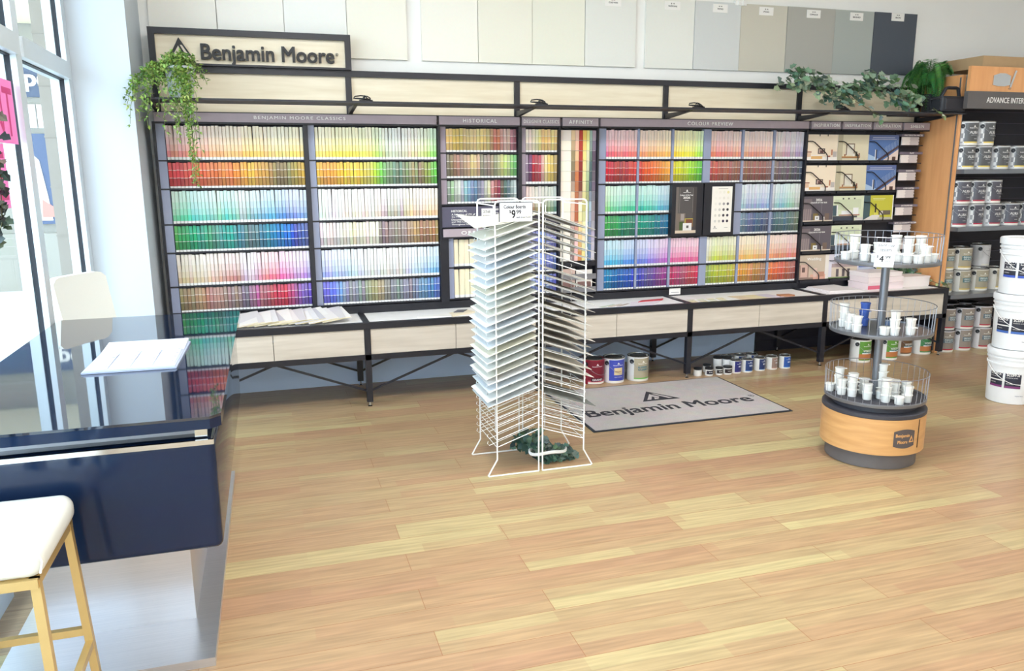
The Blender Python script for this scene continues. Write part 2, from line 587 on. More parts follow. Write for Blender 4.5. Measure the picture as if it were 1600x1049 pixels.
def tint(c, k):                     # k 0 white .. 1 full colour
    return tuple(250 + (v - 250) * k for v in c)
def shade(c, k): return tuple(v * k for v in c)

# ------------------------------------------------------------------ room shell
XW, YB, XR, YF, ZC = -1.025, 5.83, 8.6, -3.6, 3.35
b = MB(); b.box(-1.17, XR + 0.2, YF - 0.2, YB + 0.2, -0.1, 0); struct(b.build('floor', 'floor_planks'))
b = MB(); b.box(-1.075, XR + 0.2, YB, YB + 0.2, 0, ZC + 0.1); struct(b.build('wall_back', 'painted_block'))
solid('lower_wall_blue', sr(202, 221, 248), 0.6, 0.0, 0.02, scale=4)
b = MB(); b.box(XR, XR + 0.2, YF, YB, 0, ZC + 0.1); struct(b.build('wall_right', 'white_wall'))
b = MB(); b.box(-1.3, XR + 0.2, YF - 0.2, YF, 0, ZC + 0.1); struct(b.build('wall_front', 'white_wall'))
b = MB(); b.box(-2.2, XR + 0.2, YF - 0.2, YB + 0.2, ZC + 0.1, ZC + 0.3); b.box(-1.3, XR, YF, YB, ZC, ZC + 0.1); struct(b.build('ceiling', 'ceiling_paint'))
b = MB(); b.box(-1.075, -0.715, 5.25, YB, 0, ZC); struct(b.build('wall_left', 'column_wall'))
b = MB(); b.box(3.62, 3.72, 5.80, 5.825, 2.83, ZC); b.box(3.645, 3.655, 5.79, 5.80, 2.83, ZC); b.box(3.685, 3.695, 5.79, 5.80, 2.83, ZC); struct(b.build('trim_1', 'white_wall'))
# window wall: each bay is a window with frame, gasket and panes
ys = [5.20, 4.195, 3.19, 2.185, 1.18, 0.175, -0.83, -1.835, -2.84, -3.55]
for i in range(len(ys) - 1):
    y1, y0 = ys[i], ys[i + 1]
    wd = struct(thing('window_%d' % (i + 1), None, None, (XW, y0, 0)))
    fr = MB()
    lo = y0; hi = y1
    def post(m, a, z0, z1, x0, x1, wdt=0.09): m.box(x0, x1, a, a + wdt, z0, z1)
    post(fr, hi - 0.045, 0, ZC, XW - 0.025, XW); post(fr, hi - 0.045, 0, ZC, XW - 0.095, XW - 0.05)
    for z0, z1 in ((2.08, 2.17), (0.0, 0.10), (3.22, ZC)):
        fr.box(XW - 0.095, XW - 0.05, lo + 0.045, hi - 0.045, z0, z1)
        fr.box(XW - 0.025, XW + 0.012, lo + 0.045, hi - 0.045, z0, z1)
    f = fr.build('frame', 'aluminium', wd)
    g = MB(); post(g, hi - 0.04, 0, ZC, XW - 0.05, XW - 0.025, 0.08)
    for z0, z1 in ((2.075, 2.175), (0.0, 0.105), (3.21, ZC)): g.box(XW - 0.05, XW - 0.025, lo + 0.04, hi - 0.04, z0, z1)
    g.build('gasket', 'rubber', wd)
    for z0, z1 in ((0.1, 2.08), (2.17, 3.22)):
        p = MB(); p.box(XW - 0.041, XW - 0.035, lo + 0.03, hi - 0.03, z0, z1); p.build('pane', 'window_glass', wd)
# ------------------------------------------------------------------ outside
b = MB(); b.box(-30, 12, -20, 40, -0.2, -0.1); struct(b.build('pavement', 'pavement_stone'))
b = MB(); b.box(-2.2, -1.2, YF - 0.2, YB + 0.2, ZC, ZC + 0.3); struct(b.build('trim_2', 'facade_white'))
solid('soffit_cream', sr(226, 216, 188), 0.7, 0.0, 0.03)
b = MB(); b.box(-5.2, -1.0, YB + 0.2, 13.0, 3.6, 3.9); b.box(-5.3, -5.1, YB + 0.2, 13.0, 3.3, 3.9); struct(b.build('trim_3', 'soffit_cream'))
b = MB(); b.box(-0.715, 5.41, YB - 0.008, YB - 0.0005, 0.0, 0.60); struct(b.build('trim_4', 'lower_wall_blue'))
b = MB()
b.box(-1.695, -1.45, 7.4, 7.9, -0.1, 3.6)
for k in range(9): b.box(-1.70, -1.445, 7.395, 7.91, 0.25 + k * 0.4, 0.262 + k * 0.4, sr(96, 92, 88))
top(b, 'stone_pier', 'pier_stone', 'pale stone pier outside the window nearest the corner', 'pillar')
sh = thing('shop_front', 'pale shop building across the pavement with blue lettered fascia', 'building', (-4.5, 13, -0.1))
b = MB(); b.box(-9, -1.4, 13.05, 16, -0.1, 5.5); b.build('wall', 'facade_white', sh)
b = MB(); b.box(-6.5, -2.1, 12.98, 13.05, 2.62, 3.06); sg = b.build('fascia_sign', 'sign_blue', sh)
b = MB(); write(b, 'pet', wallfn(12.975), -2.93, 2.82, height=0.27, bold=0.03, depth=0.01); b.build('lettering', 'text_white', sh)
for x0, x1 in ((-3.19, -3.06), (-3.04, -2.62)):
    b = MB(); b.box(x0, x1, 13.0, 13.05, 2.2, 2.52); b.build('window', 'paper_white', sh)
b = MB(); b.box(-3.22, -2.93, 12.98, 13.05, 0.85, 2.12)
b.build('display_window', 'poster_blue', sh)
b = MB()
b.face([(-3.20, 12.97, 0.9), (-2.99, 12.97, 0.9), (-3.02, 12.97, 1.25), (-3.08, 12.97, 1.75), (-3.14, 12.97, 1.82), (-3.2, 12.97, 1.5)], sr(206, 194, 186))
b.face([(-3.12, 12.968, 0.95), (-2.97, 12.968, 0.95), (-2.97, 12.968, 1.1), (-3.10, 12.968, 1.2)], sr(196, 136, 126))
b.build('poster', 'matte', sh)
b = MB(); b.box(-2.92, -2.83, 12.97, 13.05, 0.85, 2.12, sr(206, 110, 136)); b.build('pink_frame', 'matte', sh)
b = MB(); b.box(-6.5, -1.6, 12.9, 13.05, -0.1, 0.72); b.build('plinth', 'facade_white', sh)

# ------------------------------------------------------------------ colour chip racks on the back wall
YP = 5.60
ZR = [1.872, 1.640, 1.460, 1.233, 1.048, 0.823, 0.645]
def light_bands(c):
    return [(0.34, tint(c, 0.24)), (0.21, tint(c, 0.36)), (0.19, tint(c, 0.52)), (0.18, tint(c, 0.85)), (0.08, (248, 248, 248))]
def dark_bands(c):
    return [(0.29, tint(c, 0.78)), (0.02, (246, 244, 242)), (0.28, tint(c, 0.92)), (0.02, (246, 244, 242)), (0.31, tint(shade(c, 0.78), 0.93)), (0.08, (246, 246, 246))]
def one_bands(c):
    return [(0.60, tint(c, 0.9)), (0.28, c), (0.12, (248, 247, 244))]
def card_mesh(mb, w_, h_, bands, M):
    # a slim stack of cards: coloured face, white edges
    t = 0.013
    z = h_
    for fr, c in bands:
        z2 = z - fr * h_
        q = [(-w_ / 2, 0, z2), (w_ / 2, 0, z2), (w_ / 2, 0, z), (-w_ / 2, 0, z)]
        mb.face([M @ Vector(p) for p in q], sr(*c))
        for x in (-w_ / 2, w_ / 2):
            mb.face([M @ Vector(p) for p in ((x, 0, z2), (x, t, z2), (x, t, z), (x, 0, z))], sr(*tint(c, 0.75)))
        z = z2
    # the deeper cards of the same colour that show in the gap beside the front ones
    z = h_ - 0.002; w2 = w_ / 0.76 * 0.985
    for fr, c in bands:
        z2 = z - fr * (h_ - 0.002)
        mb.face([M @ Vector(p) for p in ((-w2 / 2, t - 0.001, z2), (w2 / 2, t - 0.001, z2), (w2 / 2, t - 0.001, z), (-w2 / 2, t - 0.001, z))], sr(*c))
        z = z2
    q = [(-w_ / 2, 0, h_), (w_ / 2, 0, h_), (w_ / 2, t, h_), (-w_ / 2, t, h_)]
    mb.face([M @ Vector(p) for p in q], sr(236, 234, 230))
    q = [(-w_ / 2, t, h_), (w_ / 2, t, h_), (w_ / 2, t, 0), (-w_ / 2, t, 0)]
    mb.face([M @ Vector(p) for p in q], sr(236, 234, 230))
    q = [(-w_ / 2, t, 0), (w_ / 2, t, 0), (w_ / 2, 0, 0), (-w_ / 2, 0, 0)]
    mb.face([M @ Vector(p) for p in q], sr(236, 234, 230))
rest_cards = MB()
def jitter(c, a): return tuple(max(0, min(255, v + random.uniform(-a, a))) for v in c)
def chip_row(x0, x1, z0, z1, n, keys, kind, where=None, bay=None, single=False):
    p = (x1 - x0) / n
    for i in range(n):
        c = jitter(lerpkeys(keys, (i + 0.5) / n), 3 if kind == 'W' else 12)
        if kind == 'L': bands = light_bands(c)
        elif kind == 'D': bands = dark_bands(c)
        elif kind == 'W': bands = [(0.9, tint(c, 1)), (0.1, (248, 247, 244))]
        else: bands = one_bands(c)
        h_ = (z1 - z0) * 0.955 - random.uniform(0, 0.006)
        a = (0.16 if x0 > 1.0 else -0.16) + random.uniform(-0.05, 0.05)
        ln = random.uniform(-0.018, 0.018)
        wd = p * 0.76
        x = x0 + (i + 0.5) * p; zz = z0 + 0.004
        R = Matrix.Rotation(a, 4, 'Z') @ Matrix.Rotation(ln, 4, 'Y')
        if single:
            mb = MB(); card_mesh(mb, wd, h_, bands, R)
            o = mb.build('paint_chip_card', 'card')
            o.location = (x, YP - 0.004, zz)
            lt = 'pale' if kind == 'L' else 'strong'
            tag(o, '%s %s paint chip card, %s from left in %s row of %s' % (lt, cname(c), ordn(i + 1), where, bay), 'paint card', 'paint chip cards in the wide wall rack')
        else:
            card_mesh(rest_cards, wd, h_, bands, Matrix.Translation((x, YP - 0.004, zz)) @ R)

def header(rk, x0, x1, text, wd, xc=None, ht=0.026, z0=1.880, z1=1.936):
    b = MB(); b.box(x0 + 0.006, x1 - 0.006, YP - 0.05, YP + 0.02, z0, z1)
    h = b.build('header', 'header_mauve', rk)
    b = MB(); b.box(x0, x1, YP - 0.045, YP + 0.03, z0 - 0.012, z0); b.box(x0, x1, YP - 0.045, YP + 0.03, z1, z1 + 0.006)
    b.build('header_trim', 'black_frame', rk)
    b = MB(); write(b, text, wallfn(YP - 0.051), (x0 + x1) / 2 if xc is None else xc, (z0 + z1) / 2, wd, ht, bold=0.008, spacing=1.25, depth=0.002)
    b.build('header_lettering', 'text_white', h)
def rack(name, label, x0, x1, zb=0.63, zt=1.90, cat='display rack'):
    rk = thing(name, label, cat, ((x0 + x1) / 2, YP + 0.1, zb))
    b = MB(); b.box(x0, x1, YP + 0.03, YP + 0.13, zb, zt); b.build('backing', 'dark_back', rk)
    return rk
def side_panel(rk, x0, x1, z0, z1, col='bluegrey_panel'):
    b = MB(); b.box(x0, x1, YP - 0.012, YP + 0.03, z0, z1); b.build('side_panel', col, rk)
def post(rk, x0, x1, z0=0.63, z1=1.88):
    b = MB(); b.box(x0, x1, YP - 0.035, YP + 0.03, z0, z1); b.build('post', 'black_frame', rk)
def rails(rk, x0, x1, zs):
    for z in zs:
        b = MB(); b.box(x0, x1, YP - 0.016, YP + 0.03, z - 0.007, z + 0.003); b.build('shelf', 'black_frame', rk)
solid('bluegrey_panel', sr(150, 158, 184), 0.25, 0.0, 0.08, scale=4)
solid('mauve_panel', sr(158, 146, 160), 0.3, 0.0, 0.05, scale=4)

K = {}
K[1, 1] = [(0, (245, 140, 135)), (.2, (240, 150, 120)), (.45, (250, 186, 106)), (.6, (250, 200, 84)), (.8, (235, 208, 118)), (1, (250, 214, 84))]
K[1, 2] = [(0, (212, 55, 66)), (.1, (220, 66, 72)), (.2, (222, 82, 46)), (.35, (226, 108, 48)), (.5, (240, 138, 46)), (.6, (240, 168, 46)), (.7, (200, 150, 60)), (.8, (124, 104, 74)), (.9, (150, 126, 60)), (1, (220, 170, 40))]
K[1, 3] = [(0, (90, 205, 140)), (.15, (70, 215, 190)), (.3, (120, 190, 170)), (.4, (60, 190, 170)), (.5, (140, 170, 170)), (.6, (100, 160, 175)), (.7, (60, 160, 200)), (.8, (60, 130, 200)), (.9, (90, 120, 200)), (1, (110, 150, 210))]
K[1, 4] = [(0, (70, 180, 80)), (.15, (0, 162, 112)), (.3, (60, 132, 112)), (.4, (0, 162, 142)), (.5, (60, 120, 125)), (.6, (70, 110, 115)), (.7, (0, 112, 162)), (.85, (0, 92, 192)), (.9, (36, 54, 172)), (1, (70, 92, 152))]
K[1, 5] = [(0, (220, 190, 140)), (.2, (220, 190, 160)), (.3, (205, 150, 130)), (.4, (190, 110, 100)), (.45, (170, 120, 100)), (.5, (190, 172, 190)), (.6, (200, 132, 150)), (.7, (228, 86, 106)), (.8, (216, 86, 160)), (.85, (200, 122, 180)), (1, (150, 112, 212))]
K[1, 6] = [(0, (152, 122, 92)), (.15, (172, 132, 92)), (.3, (170, 112, 112)), (.42, (132, 102, 102)), (.5, (112, 97, 112)), (.58, (172, 82, 132)), (.65, (162, 72, 82)), (.7, (192, 42, 52)), (.8, (204, 32, 62)), (.85, (172, 62, 122)), (.93, (122, 82, 162)), (1, (92, 52, 192))]
K[2, 1] = [(0, (250, 214, 104)), (.25, (250, 224, 62)), (.45, (236, 226, 92)), (.5, (190, 216, 76)), (.6, (190, 200, 178)), (.68, (196, 196, 168)), (.8, (212, 202, 150)), (.9, (200, 216, 108)), (1, (126, 216, 66))]
K[2, 2] = [(0, (232, 190, 50)), (.1, (240, 150, 42)), (.2, (250, 190, 32)), (.35, (236, 202, 60)), (.42, (202, 182, 70)), (.48, (172, 212, 42)), (.52, (110, 202, 52)), (.58, (110, 142, 102)), (.7, (96, 116, 96)), (.78, (150, 152, 82)), (.85, (132, 112, 72)), (.92, (140, 152, 62)), (1, (66, 192, 60))]
K[2, 3] = [(0, (200, 224, 220)), (.15, (226, 214, 214)), (.3, (232, 220, 198)), (.5, (214, 200, 190)), (.55, (180, 166, 150)), (.7, (170, 152, 142)), (.75, (226, 190, 140)), (.85, (214, 180, 150)), (1, (226, 190, 130))]
K[2, 4] = [(0, (236, 236, 236)), (.1, (228, 214, 214)), (.3, (238, 228, 196)), (.49, (242, 238, 222)), (.5, (132, 122, 116)), (.7, (150, 126, 112)), (.8, (182, 142, 92)), (.85, (152, 102, 72)), (1, (172, 122, 62))]
K[2, 5] = [(0, (150, 150, 232)), (.15, (150, 180, 226)), (.3, (190, 200, 216)), (.5, (206, 206, 196)), (.65, (200, 196, 190)), (.75, (180, 196, 212)), (.9, (130, 180, 222)), (1, (100, 160, 216))]
K[2, 6] = [(0, (108, 90, 222)), (.1, (92, 112, 226)), (.15, (120, 150, 216)), (.22, (140, 132, 152)), (.32, (130, 142, 152)), (.38, (152, 152, 112)), (.48, (160, 156, 102)), (.55, (132, 122, 117)), (.65, (122, 142, 142)), (.75, (122, 122, 132)), (.85, (82, 122, 172)), (1, (62, 112, 192))]

rk = rack('chip_rack', 'wide two-bay paint chip rack left of the historical rack', -0.655, 1.158)
header(rk, -0.655, 1.158, 'BENJAMIN MOORE CLASSICS', 0.585, 0.24)
post(rk, -0.668, -0.652); post(rk, 0.252, 0.282)
side_panel(rk, -0.652, -0.602, 0.645, 1.868); side_panel(rk, 0.284, 0.325, 0.645, 1.868)
rails(rk, -0.655, 1.158, ZR[1:])
NB = 37
BN = {1: 'left bay', 2: 'right bay'}
RW = {1: 'top', 2: 'second', 3: 'third', 4: 'fourth', 5: 'fifth', 6: 'bottom'}
for bay, (x0, x1) in ((1, (-0.600, 0.250)), (2, (0.327, 1.156))):
    for r_ in range(1, 7):
        single = r_ in (1, 3, 5) or (bay == 1 and r_ in (2, 4))
        chip_row(x0, x1, ZR[r_], ZR[r_ - 1] - 0.006, NB, K[bay, r_], 'L' if r_ % 2 else 'D', RW[r_], BN[bay], single)

# historical / off-white
rk = rack('chip_rack', 'narrow paint chip rack with historical header and dark info board', 1.164, 1.762)
header(rk, 1.164, 1.762, 'HISTORICAL', 0.245)
post(rk, 1.160, 1.178); post(rk, 1.750, 1.764); post(rk, 1.178, 1.222, 0.63, 1.09)
side_panel(rk, 1.178, 1.222, 1.33, 1.868, 'mauve_panel'); side_panel(rk, 1.222, 1.262, 0.645, 1.09)
rails(rk, 1.164, 1.762, (1.689, 1.508, 1.328, 0.876, 0.645))
chip_row(1.224, 1.748, 1.691, 1.862, 21, [(0, (250, 226, 140)), (.15, (240, 196, 86)), (.3, (220, 186, 120)), (.5, (244, 214, 130)), (.65, (196, 150, 100)), (.72, (200, 90, 66)), (.85, (226, 190, 170)), (1, (140, 60, 70))], 'D')
chip_row(1.226, 1.748, 1.510, 1.685, 21, [(0, (120, 110, 98)), (.1, (150, 116, 84)), (.25, (170, 140, 112)), (.4, (226, 200, 130)), (.5, (150, 136, 110)), (.7, (150, 140, 110)), (.8, (222, 216, 130)), (1, (90, 180, 110))], 'D')
chip_row(1.228, 1.748, 1.330, 1.504, 21, [(0, (110, 150, 120)), (.15, (210, 212, 190)), (.3, (130, 170, 210)), (.42, (90, 110, 150)), (.6, (214, 200, 170)), (.72, (140, 40, 50)), (.85, (40, 80, 90)), (1, (220, 226, 230))], 'D')
chip_row(1.264, 1.748, 0.878, 1.085, 12, [(0, (250, 238, 208)), (1, (246, 236, 214))], 'W')
chip_row(1.264, 1.748, 0.647, 0.870, 12, [(0, (250, 238, 206)), (1, (246, 234, 206))], 'W')
b = MB(); b.box(1.180, 1.750, YP - 0.03, YP + 0.03, 1.168, 1.312, sr(92, 90, 108)); ib = b.build('info_board', 'matte', rk)
b = MB(); fn = wallfn(YP - 0.031)
write(b, 'HISTORICAL', fn, 1.305, 1.282, 0.115, 0.016, bold=0.02)
for k, tx in enumerate(('A Selection of 191 of', 'the Most Popular Colours', 'Documented From 18th', 'and 19th Century Homes', 'Throughout North America')):
    wd_ = (0.175, 0.218, 0.205, 0.21, 0.232)[k]
    write(b, tx, fn, 1.248 + wd_ / 2, 1.258 - k * 0.018, wd_, 0.0135, bold=0.012)
write(b, 'OFF-WHITE', fn, 1.62, 1.288, 0.115, 0.015, bold=0.02)
write(b, 'Versatile, warm', fn, 1.62, 1.264, 0.12, 0.012)
b.build('lettering', 'text_white', ib)
b = MB(); b.box(1.470, 1.552, YP - 0.033, YP - 0.030, 1.19, 1.297, WHITE); cd = b.build('price_card', 'card', rk)
b = MB(); fn2 = wallfn(YP - 0.034); write(b, '2173-60', fn2, 1.508, 1.274, 0.05, 0.018, bold=0.01); write(b, 'IVORY', fn2, 1.508, 1.24, 0.05, 0.022, bold=0.01); b.build('lettering', 'text_black', cd)
header(rk, 1.176, 1.752, 'OFF-WHITE', 0.33, 1.478, 0.026, 1.100, 1.156)

# designer classics
rk = rack('chip_rack', 'slim paint chip rack with designer header behind wire board rack', 1.768, 2.070)
header(rk, 1.768, 2.070, 'DESIGNER CLASSICS', 0.265, None, 0.024)
post(rk, 1.764, 1.776); post(rk, 2.062, 2.076)
side_panel(rk, 1.776, 1.812, 0.645, 1.868, 'mauve_panel')
rails(rk, 1.768, 2.070, (1.689, 1.461, 1.24, 1.13, 0.97, 0.81, 0.645))
chip_row(1.814, 2.060, 1.691, 1.862, 10, [(0, (250, 242, 224)), (.3, (246, 232, 190)), (.6, (244, 210, 110)), (1, (246, 220, 150))], 'D')
chip_row(1.814, 2.060, 1.463, 1.685, 10, [(0, (214, 190, 190)), (.12, (70, 60, 100)), (.25, (180, 40, 50)), (.45, (180, 70, 66)), (.6, (250, 220, 190)), (.75, (244, 196, 90)), (1, (190, 160, 110))], 'D')
chip_row(1.814, 2.060, 1.242, 1.457, 10, [(0, (190, 90, 60)), (.3, (150, 110, 80)), (.6, (120, 120, 90)), (1, (70, 120, 100))], 'L')
for z0, z1 in ((0.972, 1.126), (0.812, 0.966), (0.647, 0.806)):
    chip_row(1.780, 2.060, z0, z1, 10, [(0, (90, 110, 200)), (.5, (120, 140, 210)), (1, (86, 92, 170))], 'D')
b = MB(); b.box(1.776, 2.062, YP - 0.01, YP + 0.02, 1.135, 1.236, sr(70, 66, 74)); b.build('info_board', 'matte', rk)

# affinity: hanging colour strips, one thing each
rk = rack('strip_rack', 'slim rack of hanging colour strips with affinity header', 2.078, 2.372)
header(rk, 2.078, 2.370, 'AFFINITY', 0.185)
post(rk, 2.366, 2.378)
b = MB(); b.box(2.078, 2.37, YP - 0.03, YP + 0.03, 0.848, 0.882); b.build('shelf', 'black_frame', rk)
for z in (0.66, 0.76):
    b = MB(); b.box(2.08, 2.366, YP - 0.045, YP - 0.035, z - 0.01, z + 0.03); b.build('leaflet_pocket', 'grey_wire', rk)
xs = [2.082, 2.166, 2.198, 2.228, 2.258, 2.288, 2.312, 2.334, 2.364]
ac = [[(246, 240, 226)], [(240, 206, 160), (160, 136, 108), (130, 110, 92), (232, 206, 176), (226, 190, 170), (150, 130, 124), (140, 120, 116)],
      [(240, 200, 180), (236, 190, 150), (200, 120, 80), (190, 110, 80), (180, 100, 70), (236, 200, 190), (240, 190, 190)],
      [(176, 52, 44), (180, 60, 50), (140, 40, 44), (120, 60, 56), (246, 236, 210), (240, 220, 170), (236, 200, 140), (200, 140, 80)],
      [(244, 206, 100), (240, 220, 150), (236, 226, 180), (200, 190, 120), (240, 232, 200), (230, 220, 150)],
      [(240, 232, 150), (226, 226, 190), (150, 170, 130), (170, 176, 120), (120, 150, 160), (90, 130, 150)],
      [(160, 176, 170), (90, 110, 110), (70, 90, 100), (180, 196, 210), (130, 140, 180), (110, 130, 170)],
      [(170, 156, 166), (90, 76, 90), (120, 110, 120), (150, 140, 150), (190, 176, 190), (210, 206, 214)]]
for k in range(8):
    mb = MB(); n = 13; z1 = 1.852; hh = (1.852 - 0.886) / n
    for i in range(n):
        c = jitter(lerpkeys([(q / max(1, len(ac[k]) - 1), cc) for q, cc in enumerate(ac[k])] if len(ac[k]) > 1 else [(0, ac[k][0]), (1, ac[k][0])], i / (n - 1)), 6)
        mb.box(xs[k] + 0.001, xs[k + 1] - 0.001, YP - 0.012, YP + 0.028, z1 - (i + 1) * hh + 0.003, z1 - i * hh, sr(*c))
    mb.box(xs[k] + 0.002, xs[k + 1] - 0.002, YP - 0.006, YP + 0.028, 0.886, z1, sr(226, 222, 214))
    top(mb, 'colour_strip', 'card', '%s hanging colour strip, %s from the left under the affinity header' % (('wide cream', 'tan and brown', 'peach', 'red to cream', 'yellow', 'lime to teal', 'grey green and blue', 'mauve grey')[k], WORDS[k]), 'colour card', 'hanging colour strips')
for k, (x0, x1, z0, z1, c) in enumerate(((2.09, 2.20, 0.66, 0.83, (196, 170, 160)), (2.21, 2.34, 0.66, 0.82, (226, 220, 214)))):
    mb = MB(); mb.box(x0, x1, YP - 0.03, YP - 0.02, z0, z1, sr(*c)); mb.box(x0 + 0.01, x1 - 0.01, YP - 0.031, YP - 0.029, z0 + 0.02, z0 + 0.07, sr(120, 90, 86))
    top(mb, 'leaflet', 'card', ('brownish leaflet in the wire pocket below the hanging colour strips', 'pale leaflet in the wire pocket below the hanging colour strips')[k], 'leaflet')

# colour preview
rk = rack('chip_rack', 'very wide rack of bright paint chips with colour preview header', 2.372, 4.196)
header(rk, 2.376, 4.196, 'COLOUR PREVIEW', 0.395, 3.295)
b = MB(); b.box(4.190, 4.206, YP - 0.03, YP + 0.03, 0.63, 1.88); b.build('post', 'black_frame', rk)
cols = [(2.447, 2.704), (2.722, 2.992), (3.012, 3.268), (3.334, 3.610), (3.630, 3.897), (3.917, 4.187)]
for x0, x1 in ((2.378, 2.444), (2.705, 2.721), (2.993, 3.011), (3.270, 3.332), (3.611, 3.629), (3.898, 3.916)):
    for z0, z1 in ((1.46, 1.868), (1.05, 1.455), (0.645, 1.045)):
        if 2.98 < x0 < 3.62 and z0 == 1.05: continue
        side_panel(rk, x0, x1, z0, z1)
side_panel(rk, 3.548, 3.629, 1.05, 1.455)
rails(rk, 2.376, 4.19, ZR[1:])
PV = {(0, 1): [(0, (236, 84, 120)), (1, (244, 120, 90))], (0, 2): [(0, (210, 24, 50)), (.5, (170, 44, 44)), (1, (226, 44, 40))],
      (1, 1): [(0, (246, 140, 96)), (1, (250, 196, 70))], (1, 2): [(0, (226, 60, 40)), (.5, (238, 110, 36)), (1, (246, 180, 40))],
      (2, 1): [(0, (250, 226, 40)), (.6, (250, 240, 50)), (1, (140, 226, 66))], (2, 2): [(0, (244, 214, 30)), (.5, (190, 220, 40)), (1, (60, 190, 40))],
      (3, 1): [(0, (232, 110, 90)), (1, (226, 130, 106))], (3, 2): [(0, (206, 66, 62)), (.4, (180, 90, 74)), (1, (140, 90, 76))],
      (4, 1): [(0, (226, 140, 110)), (1, (222, 150, 126))], (4, 2): [(0, (160, 90, 76)), (1, (130, 84, 80))],
      (5, 1): [(0, (214, 150, 136)), (1, (150, 140, 180))], (5, 2): [(0, (130, 100, 96)), (.5, (96, 84, 92)), (1, (54, 60, 84))],
      (0, 3): [(0, (130, 220, 110)), (.4, (90, 210, 160)), (1, (40, 190, 150))], (0, 4): [(0, (50, 170, 50)), (.5, (20, 140, 90)), (1, (20, 120, 96))],
      (1, 3): [(0, (40, 196, 160)), (1, (80, 170, 214))], (1, 4): [(0, (10, 150, 116)), (.6, (10, 110, 120)), (1, (30, 110, 160))],
      (4, 3): [(0, (150, 190, 200)), (.4, (140, 160, 210)), (1, (130, 160, 210))], (4, 4): [(0, (110, 140, 160)), (.5, (66, 86, 130)), (1, (70, 90, 116))],
      (5, 3): [(0, (160, 180, 190)), (.4, (110, 190, 200)), (1, (170, 180, 150))], (5, 4): [(0, (70, 90, 120)), (.5, (66, 110, 120)), (1, (110, 116, 90))],
      (0, 5): [(0, (60, 190, 226)), (1, (50, 120, 226))], (0, 6): [(0, (0, 120, 180)), (.5, (0, 80, 170)), (1, (20, 50, 190))],
      (1, 5): [(0, (70, 120, 236)), (.4, (120, 110, 226)), (1, (200, 80, 190))], (1, 6): [(0, (40, 60, 200)), (.4, (80, 60, 150)), (1, (150, 30, 120))],
      (2, 5): [(0, (222, 80, 160)), (1, (236, 90, 130))], (2, 6): [(0, (200, 30, 90)), (.5, (170, 60, 90)), (1, (220, 30, 60))],
      (3, 5): [(0, (222, 214, 190)), (.3, (196, 210, 60)), (1, (206, 196, 80))], (3, 6): [(0, (150, 150, 80)), (.3, (166, 190, 40)), (1, (196, 176, 50))],
      (4, 5): [(0, (240, 190, 80)), (1, (236, 170, 100))], (4, 6): [(0, (236, 160, 40)), (.5, (210, 130, 56)), (1, (160, 110, 80))],
      (5, 5): [(0, (240, 150, 80)), (1, (232, 110, 110))], (5, 6): [(0, (236, 110, 40)), (.5, (226, 80, 50)), (1, (150, 90, 80))]}
for (ci, ri), ky in PV.items():
    x0, x1 = cols[ci]
    chip_row(x0, x1, ZR[ri], ZR[ri - 1] - 0.006, 11, ky, 'L' if ri % 2 else 'D')
o = rest_cards.build('paint_chip_cards', 'card')
o['kind'] = 'stuff'
tag(o, 'remaining small paint chip cards in rows across the narrower wall racks', 'paint cards')

